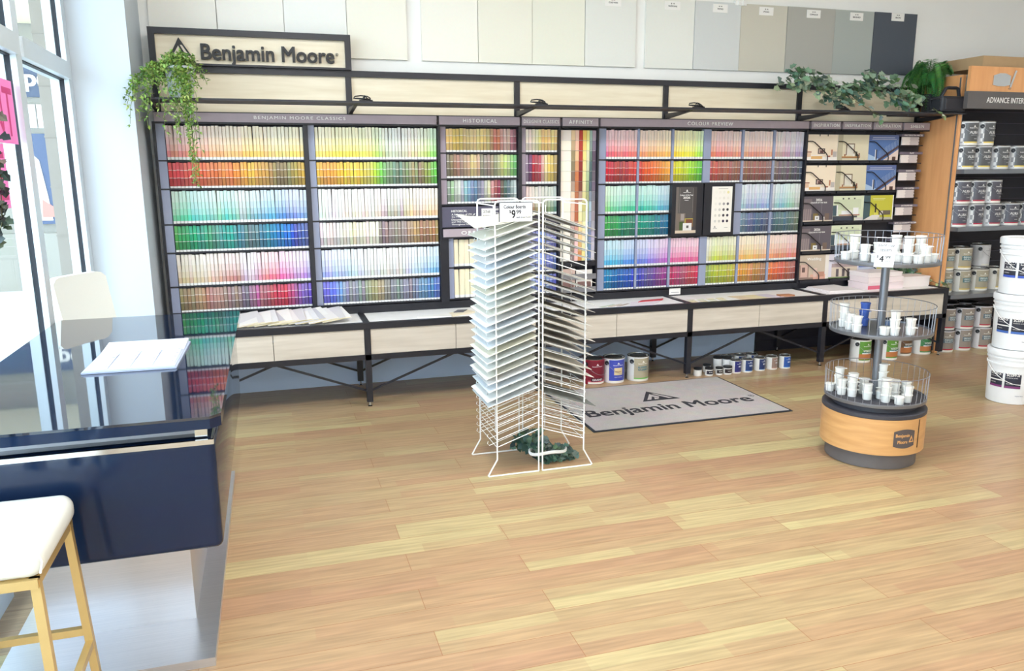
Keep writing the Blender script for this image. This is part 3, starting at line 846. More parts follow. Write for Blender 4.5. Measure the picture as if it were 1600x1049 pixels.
# two framed leaflets standing in the preview rack
for k, (x0, x1, c) in enumerate(((2.992, 3.262, 'dark'), (3.272, 3.545, 'pale'))):
    bk = thing('leaflet_display', ('black framed dark colour of the year leaflet', 'black framed pale leaflet with rows of grey dots')[k] + ' in the preview rack', 'display frame', ((x0 + x1) / 2, YP, 1.055))
    b = MB(); b.box(x0, x1, YP - 0.045, YP + 0.028, 1.053, 1.458); b.build('frame', 'black_frame', bk)
    if k == 0: a0, a1 = 3.025, 3.205
    else: a0, a1 = 3.34, 3.52
    z0, z1 = 1.075, 1.432
    fn = wallfn(YP - 0.046)
    b = MB(); b.box(a0, a1, YP - 0.0475, YP - 0.045, z0, z1, sr(84, 80, 80) if k == 0 else sr(243, 238, 230))
    F = wallfn(YP - 0.0478)
    if k == 0:
        sheet(b, F, a0, a0 + 0.022, z0, z1, sr(112, 104, 100)); sheet(b, F, a1 - 0.03, a1, z0, z1, sr(70, 64, 64))
        for x in (a0 + 0.03, a1 - 0.035): sheet(b, F, x, x + 0.003, z0 + 0.16, z1 - 0.01, sr(130, 124, 120), 0.0004)
        sheet(b, F, a0, a1, z0, z0 + 0.022, sr(214, 196, 176), 0.0004)
        sheet(b, F, a0 + 0.005, a0 + 0.085, z0 + 0.022, z0 + 0.155, sr(120, 108, 100), 0.0005)
        sheet(b, F, a0 + 0.045, a0 + 0.075, z0 + 0.10, z0 + 0.15, sr(160, 150, 146), 0.0007)
        sheet(b, F, a0 + 0.08, a0 + 0.152, z0 + 0.05, z0 + 0.115, sr(176, 160, 70), 0.0006)
        sheet(b, F, a0 + 0.09, a0 + 0.15, z0 + 0.05, z0 + 0.108, sr(120, 70, 50), 0.0008)
        sheet(b, F, a0 + 0.035, a0 + 0.07, z0 + 0.022, z0 + 0.09, sr(70, 90, 50), 0.0008)
        sheet(b, F, a0 + 0.066, a0 + 0.142, z0 + 0.022, z0 + 0.078, sr(226, 224, 224), 0.0010)
        sheet(b, F, a0 + 0.096, a0 + 0.116, z0 + 0.040, z0 + 0.06, sr(90, 86, 84), 0.0012)
        lf = b.build('leaflet', 'print_gloss', bk)
        b = MB()
        peak(b, F, 3.118, 1.405, 0.02, 0.018, WHITE, None, 0.0008)
        write(b, 'Benjamin Moore', F, 3.118, 1.389, 0.064, 0.009, bold=0.02, d0=0.0008)
        write(b, 'Colour of the Year', F, 3.116, 1.370, 0.115, 0.011, bold=0.02, d0=0.0008)
        write(b, '2026', F, 3.116, 1.350, 0.062, 0.017, bold=0.026, d0=0.0008)
        write(b, 'Palette', F, 3.116, 1.330, 0.034, 0.007, bold=0.02, d0=0.0008)
        b.build('lettering', 'text_white', lf)
    else:
        cs = [[(240, 236, 226), (238, 232, 222), (236, 232, 220), (236, 226, 170)], [(238, 234, 226), (236, 230, 222), (230, 224, 214), (236, 230, 220)],
              [(234, 230, 222), (208, 204, 200), (160, 154, 154), (100, 96, 102)], [(226, 222, 216), (206, 202, 196), (110, 104, 106), (44, 38, 44)],
              [(216, 212, 204), (200, 196, 188), (70, 64, 70), (62, 58, 70)], [(214, 212, 206), (206, 202, 196), (62, 52, 80), (48, 38, 56)]]
        for i in range(6):
            for j in range(4):
                cx = a0 + 0.035 + j * 0.036; cz = z1 - 0.045 - i * 0.045
                b.face([F(cx + 0.011 * math.cos(t * PI / 6), cz + 0.011 * math.sin(t * PI / 6), 0.0005) for t in range(12)], sr(*cs[i][j]))
        peak(b, F, a0 + 0.035, z0 + 0.045, 0.02, 0.016, sr(150, 146, 146), None, 0.0006)
        sheet(b, F, a0 + 0.055, a1 - 0.04, z1 - 0.018, z1 - 0.014, sr(180, 174, 170), 0.0005)
        sheet(b, F, a0 + 0.02, a0 + 0.055, z0 + 0.026, z0 + 0.030, sr(150, 146, 146), 0.0005)
        sheet(b, F, a0 + 0.12, a0 + 0.15, z0 + 0.034, z0 + 0.037, sr(170, 166, 166), 0.0005)
        b.build('leaflet', 'print_gloss', bk)

# inspiration racks with leaflets behind wire loops
IX = [(4.212, 4.500), (4.512, 4.806), (4.818, 5.110)]
ZI = [1.632, 1.386, 1.136, 0.892, 0.652]
def art(kind, b, F, w_, h_):
    S = lambda u0, u1, v0, v1, c, k=1: sheet(b, F, u0 * w_, u1 * w_, v0 * h_, v1 * h_, sr(*c), 0.0004 * k)
    if kind == 'cream':
        S(0, 1, 0, 1, (242, 224, 200)); S(0, 1, 0, 0.13, (246, 238, 230), 2)
        S(0.02, 0.17, 0.30, 0.34, (150, 90, 70), 2); S(0.02, 0.15, 0.13, 0.28, (226, 190, 160), 2)
        S(0.37, 0.60, 0.25, 0.46, (70, 60, 60), 2); S(0.40, 0.57, 0.28, 0.43, (200, 170, 160), 3); S(0.44, 0.54, 0.28, 0.38, (110, 80, 76), 4)
        S(0.16, 0.52, 0.05, 0.16, (226, 176, 110), 3); S(0.16, 0.55, 0.16, 0.22, (238, 226, 214), 3)
        S(0.68, 0.78, 0.13, 0.18, (160, 80, 60), 3); S(0.80, 0.85, 0.2, 0.42, (190, 130, 100), 2); S(0.86, 0.98, 0.13, 0.34, (190, 180, 176), 2)
        S(0.40, 0.43, 0.93, 1, (60, 54, 50), 2); S(0.66, 0.69, 0.93, 1, (60, 54, 50), 2)
    elif kind == 'sage':
        S(0, 1, 0, 1, (222, 212, 184)); S(0, 0.16, 0, 1, (190, 180, 152), 2)
        S(0.27, 0.55, 0.20, 0.66, (120, 96, 76), 2); S(0.30, 0.52, 0.20, 0.62, (226, 220, 206), 3)
        S(0.14, 0.74, 0.10, 0.155, (190, 140, 90), 4); S(0.14, 0.72, 0.08, 0.10, (120, 84, 56), 5)
        S(0.22, 0.26, 0.155, 0.24, (150, 90, 60), 4); S(0.50, 0.56, 0.155, 0.26, (236, 230, 220), 4)
        S(0.58, 0.64, 0.155, 0.34, (70, 64, 50), 5); S(0.68, 0.72, 0.155, 0.28, (120, 60, 40), 5)
    elif kind == 'blue':
        S(0, 1, 0, 1, (84, 118, 178)); S(0, 1, 0.8, 1, (92, 108, 160), 2)
        b.face([F(u * w_, v * h_, 0.001) for u, v in ((0, 0), (0.45, 0), (0.0, 0.25))], sr(170, 196, 226))
        b.face([F(u * w_, v * h_, 0.0012) for u, v in ((0.3, 0.0), (0.42, 0.0), (1, 0.50), (1, 0.62))], sr(70, 50, 60))
        for k in range(14):
            u = 0.36 + k * 0.048; S(u, u + 0.008, 0.10 + k * 0.035, 0.38 + k * 0.036, (180, 196, 216), 4)
        b.face([F(u * w_, v * h_, 0.0014) for u, v in ((0.5, 0.0), (1, 0.0), (1, 0.44))], sr(236, 216, 206))
        S(0.25, 0.29, 0.02, 0.42, (50, 50, 70), 4); S(0.22, 0.25, 0.02, 0.42, (220, 226, 236), 4); S(0.80, 0.92, 0.0, 0.14, (80, 50, 46), 5)
        S(0.12, 0.86, 0.885, 0.905, (220, 226, 240), 4); S(0.1, 0.92, 0.82, 0.835, (210, 216, 232), 4)
    elif kind == 'dusk':
        S(0, 1, 0, 1, (96, 88, 96)); S(0, 1, 0, 0.05, (216, 200, 182), 3); S(0, 0.3, 0.05, 0.9, (120, 108, 112), 2)
        for k in range(4): S(0.03 + k * 0.07, 0.08 + k * 0.07, 0.05, 0.5, (150, 134, 134), 3)
        S(0.31, 0.315, 0.3, 0.75, (170, 160, 164), 3); S(0.62, 0.625, 0.3, 0.75, (170, 160, 164), 3)
        S(0.36, 0.52, 0.05, 0.32, (130, 110, 60), 3); S(0.42, 0.56, 0.05, 0.22, (230, 228, 228), 4); S(0.47, 0.51, 0.11, 0.16, (70, 66, 66), 5)
        S(0.74, 0.88, 0.05, 0.32, (120, 98, 86), 3); S(0.70, 0.74, 0.05, 0.18, (226, 220, 214), 4)
    elif kind == 'green':
        S(0, 1, 0, 1, (220, 226, 196)); S(0.05, 0.92, 0.45, 0.86, (206, 214, 182), 2)
        for u in (0.3, 0.48, 0.67): S(u, u + 0.05, 0.86, 0.92, (80, 84, 76), 3)
        S(0, 0.12, 0.2, 0.62, (70, 90, 100), 3); S(0.12, 0.16, 0.2, 0.64, (236, 236, 232), 3)
        S(0.28, 0.62, 0.24, 0.40, (236, 236, 236), 3); S(0.66, 0.84, 0.24, 0.52, (240, 240, 240), 3); S(0.2, 0.88, 0.20, 0.25, (180, 130, 110), 4)
        S(0, 0.80, 0.12, 0.19, (70, 70, 80), 4); S(0, 0.7, 0, 0.12, (60, 66, 80), 3); S(0.75, 1, 0.0, 0.12, (214, 210, 206), 4)
    elif kind == 'lime':
        S(0, 1, 0, 1, (200, 196, 60)); S(0, 0.22, 0, 1, (66, 88, 96), 2)
        S(0.38, 0.43, 0.3, 0.66, (60, 50, 40), 3); S(0.36, 0.5, 0.2, 0.5, (226, 220, 90), 2)
        b.face([F(u * w_, v * h_, 0.0014) for u, v in ((0.0, 0.0), (0.55, 0.0), (0.55, 0.2), (0.3, 0.2))], sr(226, 220, 214))
        S(0.5, 0.95, 0.0, 0.10, (190, 186, 170), 4); S(0.52, 0.92, 0.2, 0.38, (110, 100, 84), 4); S(0.56, 0.66, 0.2, 0.36, (226, 220, 210), 5)
        S(0.97, 1, 0, 1, (240, 240, 236), 4)
        S(0.3, 0.72, 0.86, 0.875, (236, 236, 200), 3); S(0.32, 0.68, 0.81, 0.825, (230, 230, 190), 3)
    elif kind == 'blush':
        S(0, 1, 0, 1, (204, 186, 166)); S(0.88, 1, 0, 1, (236, 228, 220), 2); S(0, 0.35, 0, 0.6, (170, 140, 126), 2)
        S(0.08, 0.30, 0.1, 0.62, (216, 180, 166), 3); S(0.12, 0.22, 0.3, 0.5, (110, 84, 80), 4); S(0.4, 0.9, 0.0, 0.2, (222, 170, 150), 3)
        S(0.5, 0.62, 0.1, 0.46, (226, 196, 184), 4); S(0.66, 0.86, 0.1, 0.3, (190, 140, 120), 4); S(0.0, 0.5, 0, 0.08, (140, 116, 106), 4)
    elif kind == 'house':
        S(0, 1, 0, 1, (220, 214, 226)); S(0.1, 0.95, 0.0, 0.45, (212, 196, 178), 2)
        for u in (0.25, 0.45, 0.62): S(u, u + 0.09, 0.06, 0.38, (90, 80, 84), 3)
        for u in (0.44, 0.6, 0.74): S(u, u + 0.08, 0.62, 0.82, (236, 230, 232), 3)
        S(0.1, 0.95, 0.45, 0.60, (170, 150, 150), 2); S(0.0, 1, 0, 0.05, (120, 140, 90), 4)
    else:
        S(0, 1, 0, 1, (90, 110, 170)); S(0, 1, 0, 0.4, (200, 206, 224), 2); S(0.2, 0.7, 0.1, 0.3, (60, 80, 140), 3); S(0.4, 0.9, 0.5, 0.8, (236, 240, 246), 3); S(0.62, 0.8, 0.3, 0.5, (200, 190, 90), 3)
LAY = [['cream', 'sage', 'blue'], ['cream', 'sage', 'blue'], ['dusk', 'green', 'lime'], ['dusk', 'green', None], ['blush', 'house', 'mix']]
LN = {'cream': 'cream leaflet showing a kitchen', 'sage': 'pale olive leaflet showing a shelf', 'blue': 'blue leaflet showing a staircase', 'dusk': 'dark grey leaflet showing an interior',
      'green': 'pale green leaflet showing a white kitchen', 'lime': 'lime green leaflet', 'blush': 'blush beige leaflet showing a room', 'house': 'leaflet showing a pale house', 'mix': 'blue and white leaflet'}
for ci, (x0, x1) in enumerate(IX):
    rk = rack('leaflet_rack', 'dark leaflet rack under the %s inspiration header from left' % WORDS[ci], x0 - 0.004, x1 + 0.004)
    header(rk, x0, x1, 'INSPIRATION', x1 - x0 - 0.045)
    for ri, z in enumerate(ZI):
        b = MB(); b.box(x0, x1, YP - 0.04, YP + 0.03, z - 0.022, z - 0.004); b.build('ledge', 'black_frame', rk)
        b = MB()
        xa = x0 - 0.002
        pth = [(xa, YP + 0.03, z + 0.150), (xa, YP - 0.03, z + 0.150), (xa + 0.035, YP - 0.034, z + 0.150), (xa + 0.055, YP - 0.036, z + 0.142), (xa + 0.165, YP - 0.038, z + 0.060), (xa + 0.182, YP - 0.038, z + 0.042), (xa + 0.188, YP - 0.038, z + 0.02), (xa + 0.186, YP - 0.038, z - 0.008)]
        b.tube(pth, 0.0042, 6); b.build('wire_loop', 'black_wire', rk)
        kd = LAY[ri][ci]
        if not kd: continue
        dx = -0.010 if ci else -0.012
        w_, h_ = x1 - x0 + 0.012, 0.205
        tl = 0.03
        org = Vector((x0 + dx, YP - 0.024, z)); ux = Vector((1, 0, 0)); uz = Vector((random.uniform(-0.01, 0.02), tl, 1)).normalized()
        b = MB(); F = framefn(org, ux, uz)
        nn = ux.cross(uz)
        for q in (0.0,):
            vs = [F(0, 0, -0.006), F(w_, 0, -0.006), F(w_, h_, -0.006), F(0, h_, -0.006), F(0, 0, 0), F(w_, 0, 0), F(w_, h_, 0), F(0, h_, 0)]
            b.raw(vs, [(3, 2, 1, 0), (4, 5, 6, 7), (0, 1, 5, 4), (1, 2, 6, 5), (2, 3, 7, 6), (3, 0, 4, 7)], sr(236, 232, 226))
        art(kd, b, F, w_, h_)
        lf = thing('leaflet', LN[kd] + ', %s row of the %s inspiration rack' % (('top', 'second', 'third', 'fourth', 'bottom')[ri], WORDS[ci]), 'leaflet', tuple(org), 0, 'leaflets in the inspiration racks')
        b.build('cover', 'print_gloss', lf)
        tx = {'dusk': [('2026', 0.52, 0.86, 0.062, 0.02), ('COLOUR OF THE YEAR', 0.52, 0.75, 0.16, 0.012)], 'blush': [('Wedding', 0.5, 0.82, 0.14, 0.03)]}.get(kd)
        if tx:
            b = MB()
            for s_, u, v, ww, hh in tx: write(b, s_, F, u * w_, v * h_, ww, hh, bold=0.02, d0=0.003)
            b.build('lettering', 'text_white', lf)

# sheen rack
rk = rack('sheen_rack', 'dark rack of white finish samples under the sheen header', 5.122, 5.372)
header(rk, 5.122, 5.398, 'SHEEN', 0.135)
SN = ['MATTE/ULTRA MATTE', 'FLAT', 'EGGSHELL', 'LOW LUSTRE', 'SATIN/PEARL', 'SEMI-GLOSS/SOFT GLOSS', 'GLOSS', 'HIGH GLOSS']
for k in range(8):
    z = 1.846 - 0.1465 * k
    b = MB(); b.box(5.128, 5.362, YP - 0.03, YP + 0.03, z - 0.020, z, sr(120, 112, 126)); lb = b.build('label_strip', 'matte', rk)
    b = MB(); write(b, SN[k], wallfn(YP - 0.031), 5.25, z - 0.010, 0.011 * len(SN[k]), 0.012, bold=0.02); b.build('lettering', 'text_white', lb)
    b = MB(); b.box(5.124, 5.366, YP - 0.02, YP + 0.03, z - 0.098, z - 0.090); b.build('ledge', 'black_frame', rk)
    b = MB()
    for q, (xa, xb, c) in enumerate(((5.138, 5.215, (240, 232, 230)), (5.215, 5.312, (206, 198, 200)))):
        n = 6
        pts = [(0.0, 0.0), (0.006, 0.16), (-0.002, 0.34), (0.008, 0.52), (-0.002, 0.7), (0.006, 0.86), (0.0, 1.0)]
        poly = [(xa, z - 0.09), (xb, z - 0.09)] + [(xb + dx, z - 0.09 + t * 0.066) for dx, t in pts[1:-1]] + [(xb, z - 0.024), (xa, z - 0.024)]
        b.prism(poly, lambda a, c_, d: (a, YP - 0.018 - d, c_), 0, 0.012 - 0.005 * q, sr(*c))
    top(b, 'sheen_sample', 'card', 'white folded finish sample, %s down in the sheen rack' % WORDS[k], 'paint sample', 'finish samples in the sheen rack')

# ------------------------------------------------------------------ frame, fascia sign and shelf above the racks
UX = [-0.640, 0.578, 1.784, 2.986, 4.196, 5.395]
fr = thing('wall_frame', 'long black frame with pale wood infill panels above the chip racks', 'frame', (2.4, 5.75, 1.93))
for x in UX:
    b = MB(); b.box(x - 0.02, x + 0.02, 5.695, 5.735, 1.944, 2.236); b.build('upright', 'black_frame', fr)
b = MB(); b.box(UX[0] - 0.02, UX[-1] + 0.02, 5.692, 5.738, 2.196, 2.236); b.build('top_rail', 'black_frame', fr)
for x0, x1 in zip(UX, UX[1:]):
    b = MB(); b.box(x0 + 0.02, x1 - 0.02, 5.715, 5.735, 1.944, 2.196); b.build('infill_panel', 'infill_wood', fr)
for x in UX[1:]:
    b = MB(); b.box(x - 0.012, x + 0.012, 5.700, 5.704, 2.204, 2.228); b.build('bolt_plate', 'dark_back', fr)
sh = thing('wall_shelf', 'long thin black shelf running across the wood infill panels', 'shelf', (2.4, 5.45, 1.985))
b = MB(); b.box(-0.665, 4.98, 5.225, 5.475, 1.987, 1.999); b.box(4.98, 5.412, 5.225, 5.60, 1.987, 1.999); b.box(5.412, 5.435, 5.225, 5.283, 1.987, 1.999); b.build('board', 'black_frame', sh)
for x in UX:
    b = MB(); b.prism([(5.70, 1.945), (5.33, 1.977), (5.30, 1.987), (5.70, 1.987)], lambda a, c, d: (d, a, c), x - 0.012, x + 0.012)
    b.build('bracket', 'black_frame', sh)
sg = thing('store_sign', 'framed pale wood sign with black mountain mark and raised lettering', 'sign', (-0.03, 5.72, 2.236))
b = MB()
b.box(-0.656, 0.600, 5.665, 5.735, 2.424, 2.462); b.box(-0.656, 0.600, 5.665, 5.735, 2.2365, 2.2745 - 0.025)
b.box(-0.656, -0.618, 5.665, 5.735, 2.249, 2.424); b.box(0.562, 0.600, 5.665, 5.735, 2.249, 2.424); b.build('frame', 'black_frame', sg)
b = MB(); b.box(-0.618, 0.562, 5.695, 5.73, 2.249, 2.424); b.build('board', 'infill_wood', sg)
b = MB(); b.box(-0.618, 0.562, 5.66, 5.694, 2.419, 2.424, WHITE)
F = wallfn(5.694)
b = MB()
peak(b, F, -0.468, 2.330, 0.172, 0.150, sr(44, 44, 50), None, 0.012, 0.016, 0.45)
b.build('mountain_mark', 'text_black', sg)
b = MB()
G = wallfn(5.6655)
for poly in ([(0.14, 0.11), (0.26, 0.11), (0.40, 0.40), (0.50, 0.20), (0.57, 0.32), (0.42, 0.66)], [(0.48, 0.69), (0.55, 0.69), (0.86, 0.11), (0.74, 0.11)], [(0.35, 0.11), (0.45, 0.11), (0.50, 0.17), (0.41, 0.30)]):
    b.prism([(-0.468 + (u - 0.5) * 0.172, 2.330 + (v - 0.5) * 0.150) for u, v in poly], F, 0.028, 0.0295, sr(214, 202, 186))
b.build('mark_ridges', 'matte', sg)
b = MB(); write(b, 'Benjamin Moore', F, 0.070, 2.308, 0.84, 0.132, bold=0.022, depth=0.016, d0=0.012); b.build('lettering', 'text_black', sg)
b = MB(); write(b, '\u00ae', F, 0.508, 2.335, 0.02, 0.02, depth=0.004, d0=0.010); b.build('registered_mark', 'text_black', sg)

# coils of black cable on the shelf
for k, (x, t) in enumerate(((0.63, 'left of the three'), (1.82, 'near the second frame upright'), (3.03, 'between the preview and affinity headers'), (4.30, 'under the trailing ivy'))):
    b = MB(); rnd = random.Random(k)
    pth = []
    for i in range(44):
        a = i * 0.62
        pth.append((x + 0.055 * math.cos(a) * (0.6 + 0.4 * math.sin(i * 0.31)) + 0.012 * math.sin(i * 1.1), 5.30 + 0.018 * math.sin(a * 0.9), 2.006 + 0.016 * abs(math.sin(a * 0.5)) + (0.022 * max(0, math.sin(a)) if i % 9 < 5 else 0)))
    b.tube(pth, 0.0042, 5)
    b.box(x - 0.03, x + 0.055, 5.285, 5.315, 1.999, 2.012)
    top(b, 'cable_bundle', 'black_wire', 'small tangled black cable bundle on the thin shelf, %s from left' % WORDS[k], 'cable')

# ------------------------------------------------------------------ big colour boards on the wall above
BX = [(-0.655, -0.246), (-0.240, 0.179), (0.183, 0.594), (0.598, 1.008), (1.113, 1.523), (1.527, 1.934), (1.938, 2.350), (2.354, 2.766), (2.852, 3.266), (3.270, 3.675), (3.679, 4.105), (4.109, 4.563), (4.567, 4.952), (4.956, 5.392)]
BC = [(242, 240, 232), (243, 241, 234), (241, 241, 236), (242, 239, 226), (244, 241, 230), (238, 235, 220), (236, 235, 220), (231, 232, 226), (232, 233, 226), (214, 217, 216), (206, 202, 188), (176, 175, 168), (172, 178, 174), (84, 90, 100)]
BN_ = ['off-white', 'off-white', 'white', 'ivory', 'creamy white', 'pale cream', 'pale buff', 'pale grey', 'greyish white', 'pale silver grey', 'light stone', 'mid warm grey', 'mid cool grey', 'charcoal']
BW_ = ['above the left end of the sign', 'above the lettering of the sign', 'above the right end of the sign', 'just right of the sign', 'left end of the middle group', 'second in the middle group', 'third in the middle group', 'right end of the middle group', 'left end of the right group', 'second in the right group', 'third in the right group', 'fourth in the right group', 'fifth in the right group', 'right end of the right group']
NM = ['WHITE DOVE', 'METRO', 'FOG', 'CUMULUS', 'BRUSHED', 'BEACON']
for i, (x0, x1) in enumerate(BX):
    zb = 2.463 if i < 3 else 2.332 + 0.0012 * (i - 3)
    if i == 13: zb = 2.352
    zt = 2.846
    yo = 5.808 - 0.004 * (i % 2)
    bd = thing('colour_board', '%s colour board on the wall, %s' % (BN_[i], BW_[i]), 'colour board', ((x0 + x1) / 2, 5.82, zb), 0, 'large colour boards on the wall')
    b = MB(); b.box(x0, x1, yo, 5.829, zb, zt, sr(*BC[i])); b.build('panel', 'matte', bd)
    if i >= 7:
        xc = (x0 + x1) / 2 + 0.015; zt2 = 2.830 if i < 13 else 2.845
        b = MB(); b.box(xc - 0.065, xc + 0.065, yo - 0.003, yo, zt2 - 0.062, zt2, WHITE); tg = b.build('name_tag', 'matte', bd)
        b = MB(); write(b, '$ 10', wallfn(yo - 0.0035), xc, zt2 - 0.017, 0.03, 0.010, bold=0.02)
        write(b, (['CLOUD WHITE', 'WHITE DOVE', 'METRO'] + NM[2:])[i - 7] if i < 13 else 'IRON', wallfn(yo - 0.0035), xc, zt2 - 0.036, 0.075 if i not in (9, 10, 13) else 0.05, 0.012, bold=0.02); b.build('lettering', 'text_black', tg)

# ------------------------------------------------------------------ long display table under the racks
TB = thing('display_table', 'long low black framed table with pale wood drawers under the racks', 'table', (2.38, 5.5, 0))
TX = [-0.630, 0.575, 1.780, 2.985, 4.190, 5.388]
Y0, Y1 = 5.19, 5.80
for x in TX:
    for yy, yc in ((Y0, Y0 + 0.02), (Y1 - 0.04, Y1 - 0.02)):
        b = MB(); b.box(x - 0.02, x + 0.02, yy, yy + 0.04, 0.035, 0.545); lg = b.build('leg', 'black_frame', TB)
        b = MB(); b.lathe([(0.014, 0), (0.016, 0.004), (0.006, 0.010), (0.006, 0.035)], (x, yc, 0), 12); b.build('levelling_foot', 'chrome', lg)
b = MB()
b.box(TX[0] - 0.02, TX[-1] + 0.02, Y0 - 0.002, Y0 + 0.035, 0.537, 0.580); b.build('front_rail', 'black_frame', TB)
b = MB(); b.box(TX[0] - 0.02, TX[-1] + 0.02, 5.60, 5.66, 0.575, 0.625); b.build('back_rail', 'black_frame', TB)
b = MB(); b.box(TX[0] - 0.02, TX[-1] + 0.02, 5.595, 5.74, 0.612, 0.630); b.build('back_ledge', 'black_frame', TB)
b = MB(); b.box(TX[0] - 0.02, TX[-1] + 0.02, Y0, Y0 + 0.035, 0.326, 0.362); b.build('lower_rail', 'black_frame', TB)
b = MB(); b.box(TX[0] - 0.02, TX[-1] + 0.02, Y1 - 0.04, Y1, 0.326, 0.362); b.build('lower_back_rail', 'black_frame', TB)
for x in TX:
    b = MB(); b.box(x - 0.02, x + 0.02, Y0 + 0.03, 5.62, 0.560, 0.582); b.build('cross_rail', 'black_frame', TB)
for i, (x0, x1) in enumerate(zip(TX, TX[1:])):
    b = MB(); b.box(x0 + 0.02, x1 - 0.02, Y0 + 0.03, 5.75, 0.552, 0.574); b.build('table_top', 'tabletop_laminate' if 'tabletop_laminate' in MATS else 'paper_white', TB)
    xm = (x0 + x1) / 2
    for a, c in ((x0 + 0.022, xm - 0.002), (xm + 0.002, x1 - 0.022)):
        b = MB(); b.box(a, c, Y0 + 0.006, Y0 + 0.025, 0.364, 0.536); b.build('drawer_front', 'pale_wood', TB)
    b = MB(); b.box(x0 + 0.02, x1 - 0.02, Y0 + 0.025, Y1 - 0.06, 0.340, 0.350); b.build('drawer_floor', 'dark_back', TB)
    for y in (Y0 + 0.02, Y1 - 0.02):
        for a, s_ in ((x0 + 0.018, 1), (x1 - 0.018, -1)):
            b = MB(); b.sqtube((a, y, 0.112), (xm - s_ * 0.012, y, 0.330), 0.010, 0.014, (0, 1, 0)); b.build('brace', 'black_frame', TB)
b = MB(); b.box(3.985, 5.36, 5.812, 5.828, 0.0, 0.60)
for k in range(6): b.box(3.985, 5.36, 5.802, 5.812, 0.02 + k * 0.1, 0.095 + k * 0.1, sr(30, 30, 46))
top(b, 'slatwall_panel', 'slat_black', 'black slatted wall panel behind the right end of the table', 'wall panel')

# things lying on the table top (z 0.574)
ZT = 0.5745
def card(name, label, cat, pts, th, col, mat='card', group=None, z=ZT, extra=None):
    b = MB(); b.prism(pts, lambda a, c, d: (a, c, d), z, z + th, sr(*col))
    if extra: extra(b)
    return top(b, name, mat, label, cat, group)
rn = random.Random(3)
NS = 15
for i in range(NS):
    t = i / (NS - 1)
    xc = -0.21 + t * 0.60
    sz = 0.20
    a = 0.12 + rn.uniform(-0.10, 0.18)
    M = Matrix.Translation((xc, 5.245 + rn.uniform(0, 0.03), ZT + 0.0015 + 0.0004 * i)) @ Matrix.Rotation(a, 4, 'Z') @ Matrix.Rotation(-0.10 - 0.02 * (i % 3), 4, 'Y') @ Matrix.Rotation(0.16, 4, 'X')
    M = Matrix.Translation((xc, 5.245 + rn.uniform(0, 0.03), ZT + 0.024)) @ Matrix.Rotation(a, 4, 'Z') @ Matrix.Rotation(-0.115, 4, 'Y') @ Matrix.Rotation(0.16 + 0.02 * (i % 2), 4, 'X')
    c = [(232, 226, 220), (214, 208, 206), (236, 232, 226), (226, 224, 222), (200, 198, 202), (238, 234, 226)][i % 6]
    b = MB(); b.box(-0.1, 0.1, 0, sz + 0.03, 0, 0.003, sr(*c), M); b.box(-0.1, 0.1, -0.001, 0.0, 0, 0.003, sr(240, 226, 180), M)
    top(b, 'sample_board', 'card', '%s sample board, %s from left in the fan on the table' % (('cream', 'grey', 'ivory', 'silver', 'cool grey', 'white')[i % 6], ordn(i + 1)), 'sample board', 'fanned sample boards on the table')
def booklet(pts, th, z=ZT):
    return None
card('booklet', 'white open booklet lying left of the dark swatch on the table', 'booklet', [(0.93, 5.29), (1.16, 5.25), (1.19, 5.36), (0.98, 5.33)], 0.008, (246, 242, 236))
card('booklet', 'cream booklet under the small dark swatch on the table', 'booklet', [(1.17, 5.26), (1.36, 5.36), (1.32, 5.46), (1.17, 5.37)], 0.010, (238, 226, 200))
card('paint_swatch', 'small dark grey swatch on the cream booklet', 'swatch', [(1.20, 5.36), (1.27, 5.355), (1.32, 5.44), (1.25, 5.445)], 0.004, (96, 96, 106), z=ZT + 0.0102)
card('paper_sheet', 'white sheet under the red leaflet beside wire rack on table', 'paper', [(2.50, 5.225), (2.68, 5.225), (2.84, 5.40), (2.60, 5.42)], 0.003, (240, 230, 236))
card('leaflet', 'red edged leaflet lying on the white sheet on table', 'leaflet', [(2.64, 5.38), (2.86, 5.41), (2.90, 5.47), (2.70, 5.44)], 0.004, (206, 70, 76), z=ZT + 0.0032)
for k in range(3):
    card('colour_strip', '%s narrow strip lying near the red edged leaflet, %s from left' % (('pale green', 'beige', 'taupe')[k], WORDS[k]), 'colour card', [(2.30 + 0.07 * k, 5.27), (2.44 + 0.06 * k, 5.36), (2.43 + 0.06 * k, 5.375), (2.28 + 0.07 * k, 5.29)], 0.002, ((206, 214, 196), (220, 204, 186), (196, 180, 170))[k])
for r in range(4):
    for q in range(3):
        x = 3.02 + r * 0.085 + q * 0.012; y = 5.245 + q * 0.05
        c = ((236, 226, 190), (226, 216, 176), (214, 210, 190), (222, 226, 200))[(r + q) % 4]
        card('paint_swatch', 'small cream swatch on the table, column %s, %s row from the front' % (WORDS[r], WORDS[q]), 'swatch', [(x, y), (x + 0.06, y), (x + 0.066, y + 0.034), (x + 0.006, y + 0.034)], 0.0015, c, group='cream swatches laid out on the table')
for k in range(3):
    x = 3.46 + k * 0.12
    card('colour_strip', '%s long card lying flat on the table, %s in its row' % (('sand', 'straw', 'lavender grey')[k], WORDS[k]), 'colour card', [(x, 5.26), (x + 0.15, 5.25), (x + 0.10, 5.42), (x - 0.02, 5.42)], 0.002 + 0.0004 * k, ((226, 206, 176), (232, 222, 180), (214, 208, 222))[k])
card('wood_sample', 'small brown wood sample at the right end of the cards', 'wood sample', [(3.82, 5.265), (3.95, 5.265), (3.94, 5.33), (3.83, 5.335)], 0.012, (186, 130, 96), mat='matte')
b = MB(); b.box(2.985 + 0.03, 3.115, 5.592, 5.595, 0.585, 0.640, WHITE)
b.box(3.03, 3.10, 5.591, 5.592, 0.600, 0.604, sr(150, 150, 156))
top(b, 'shelf_tag', 'card', 'small white tag hanging on the rail below the preview rack', 'tag')
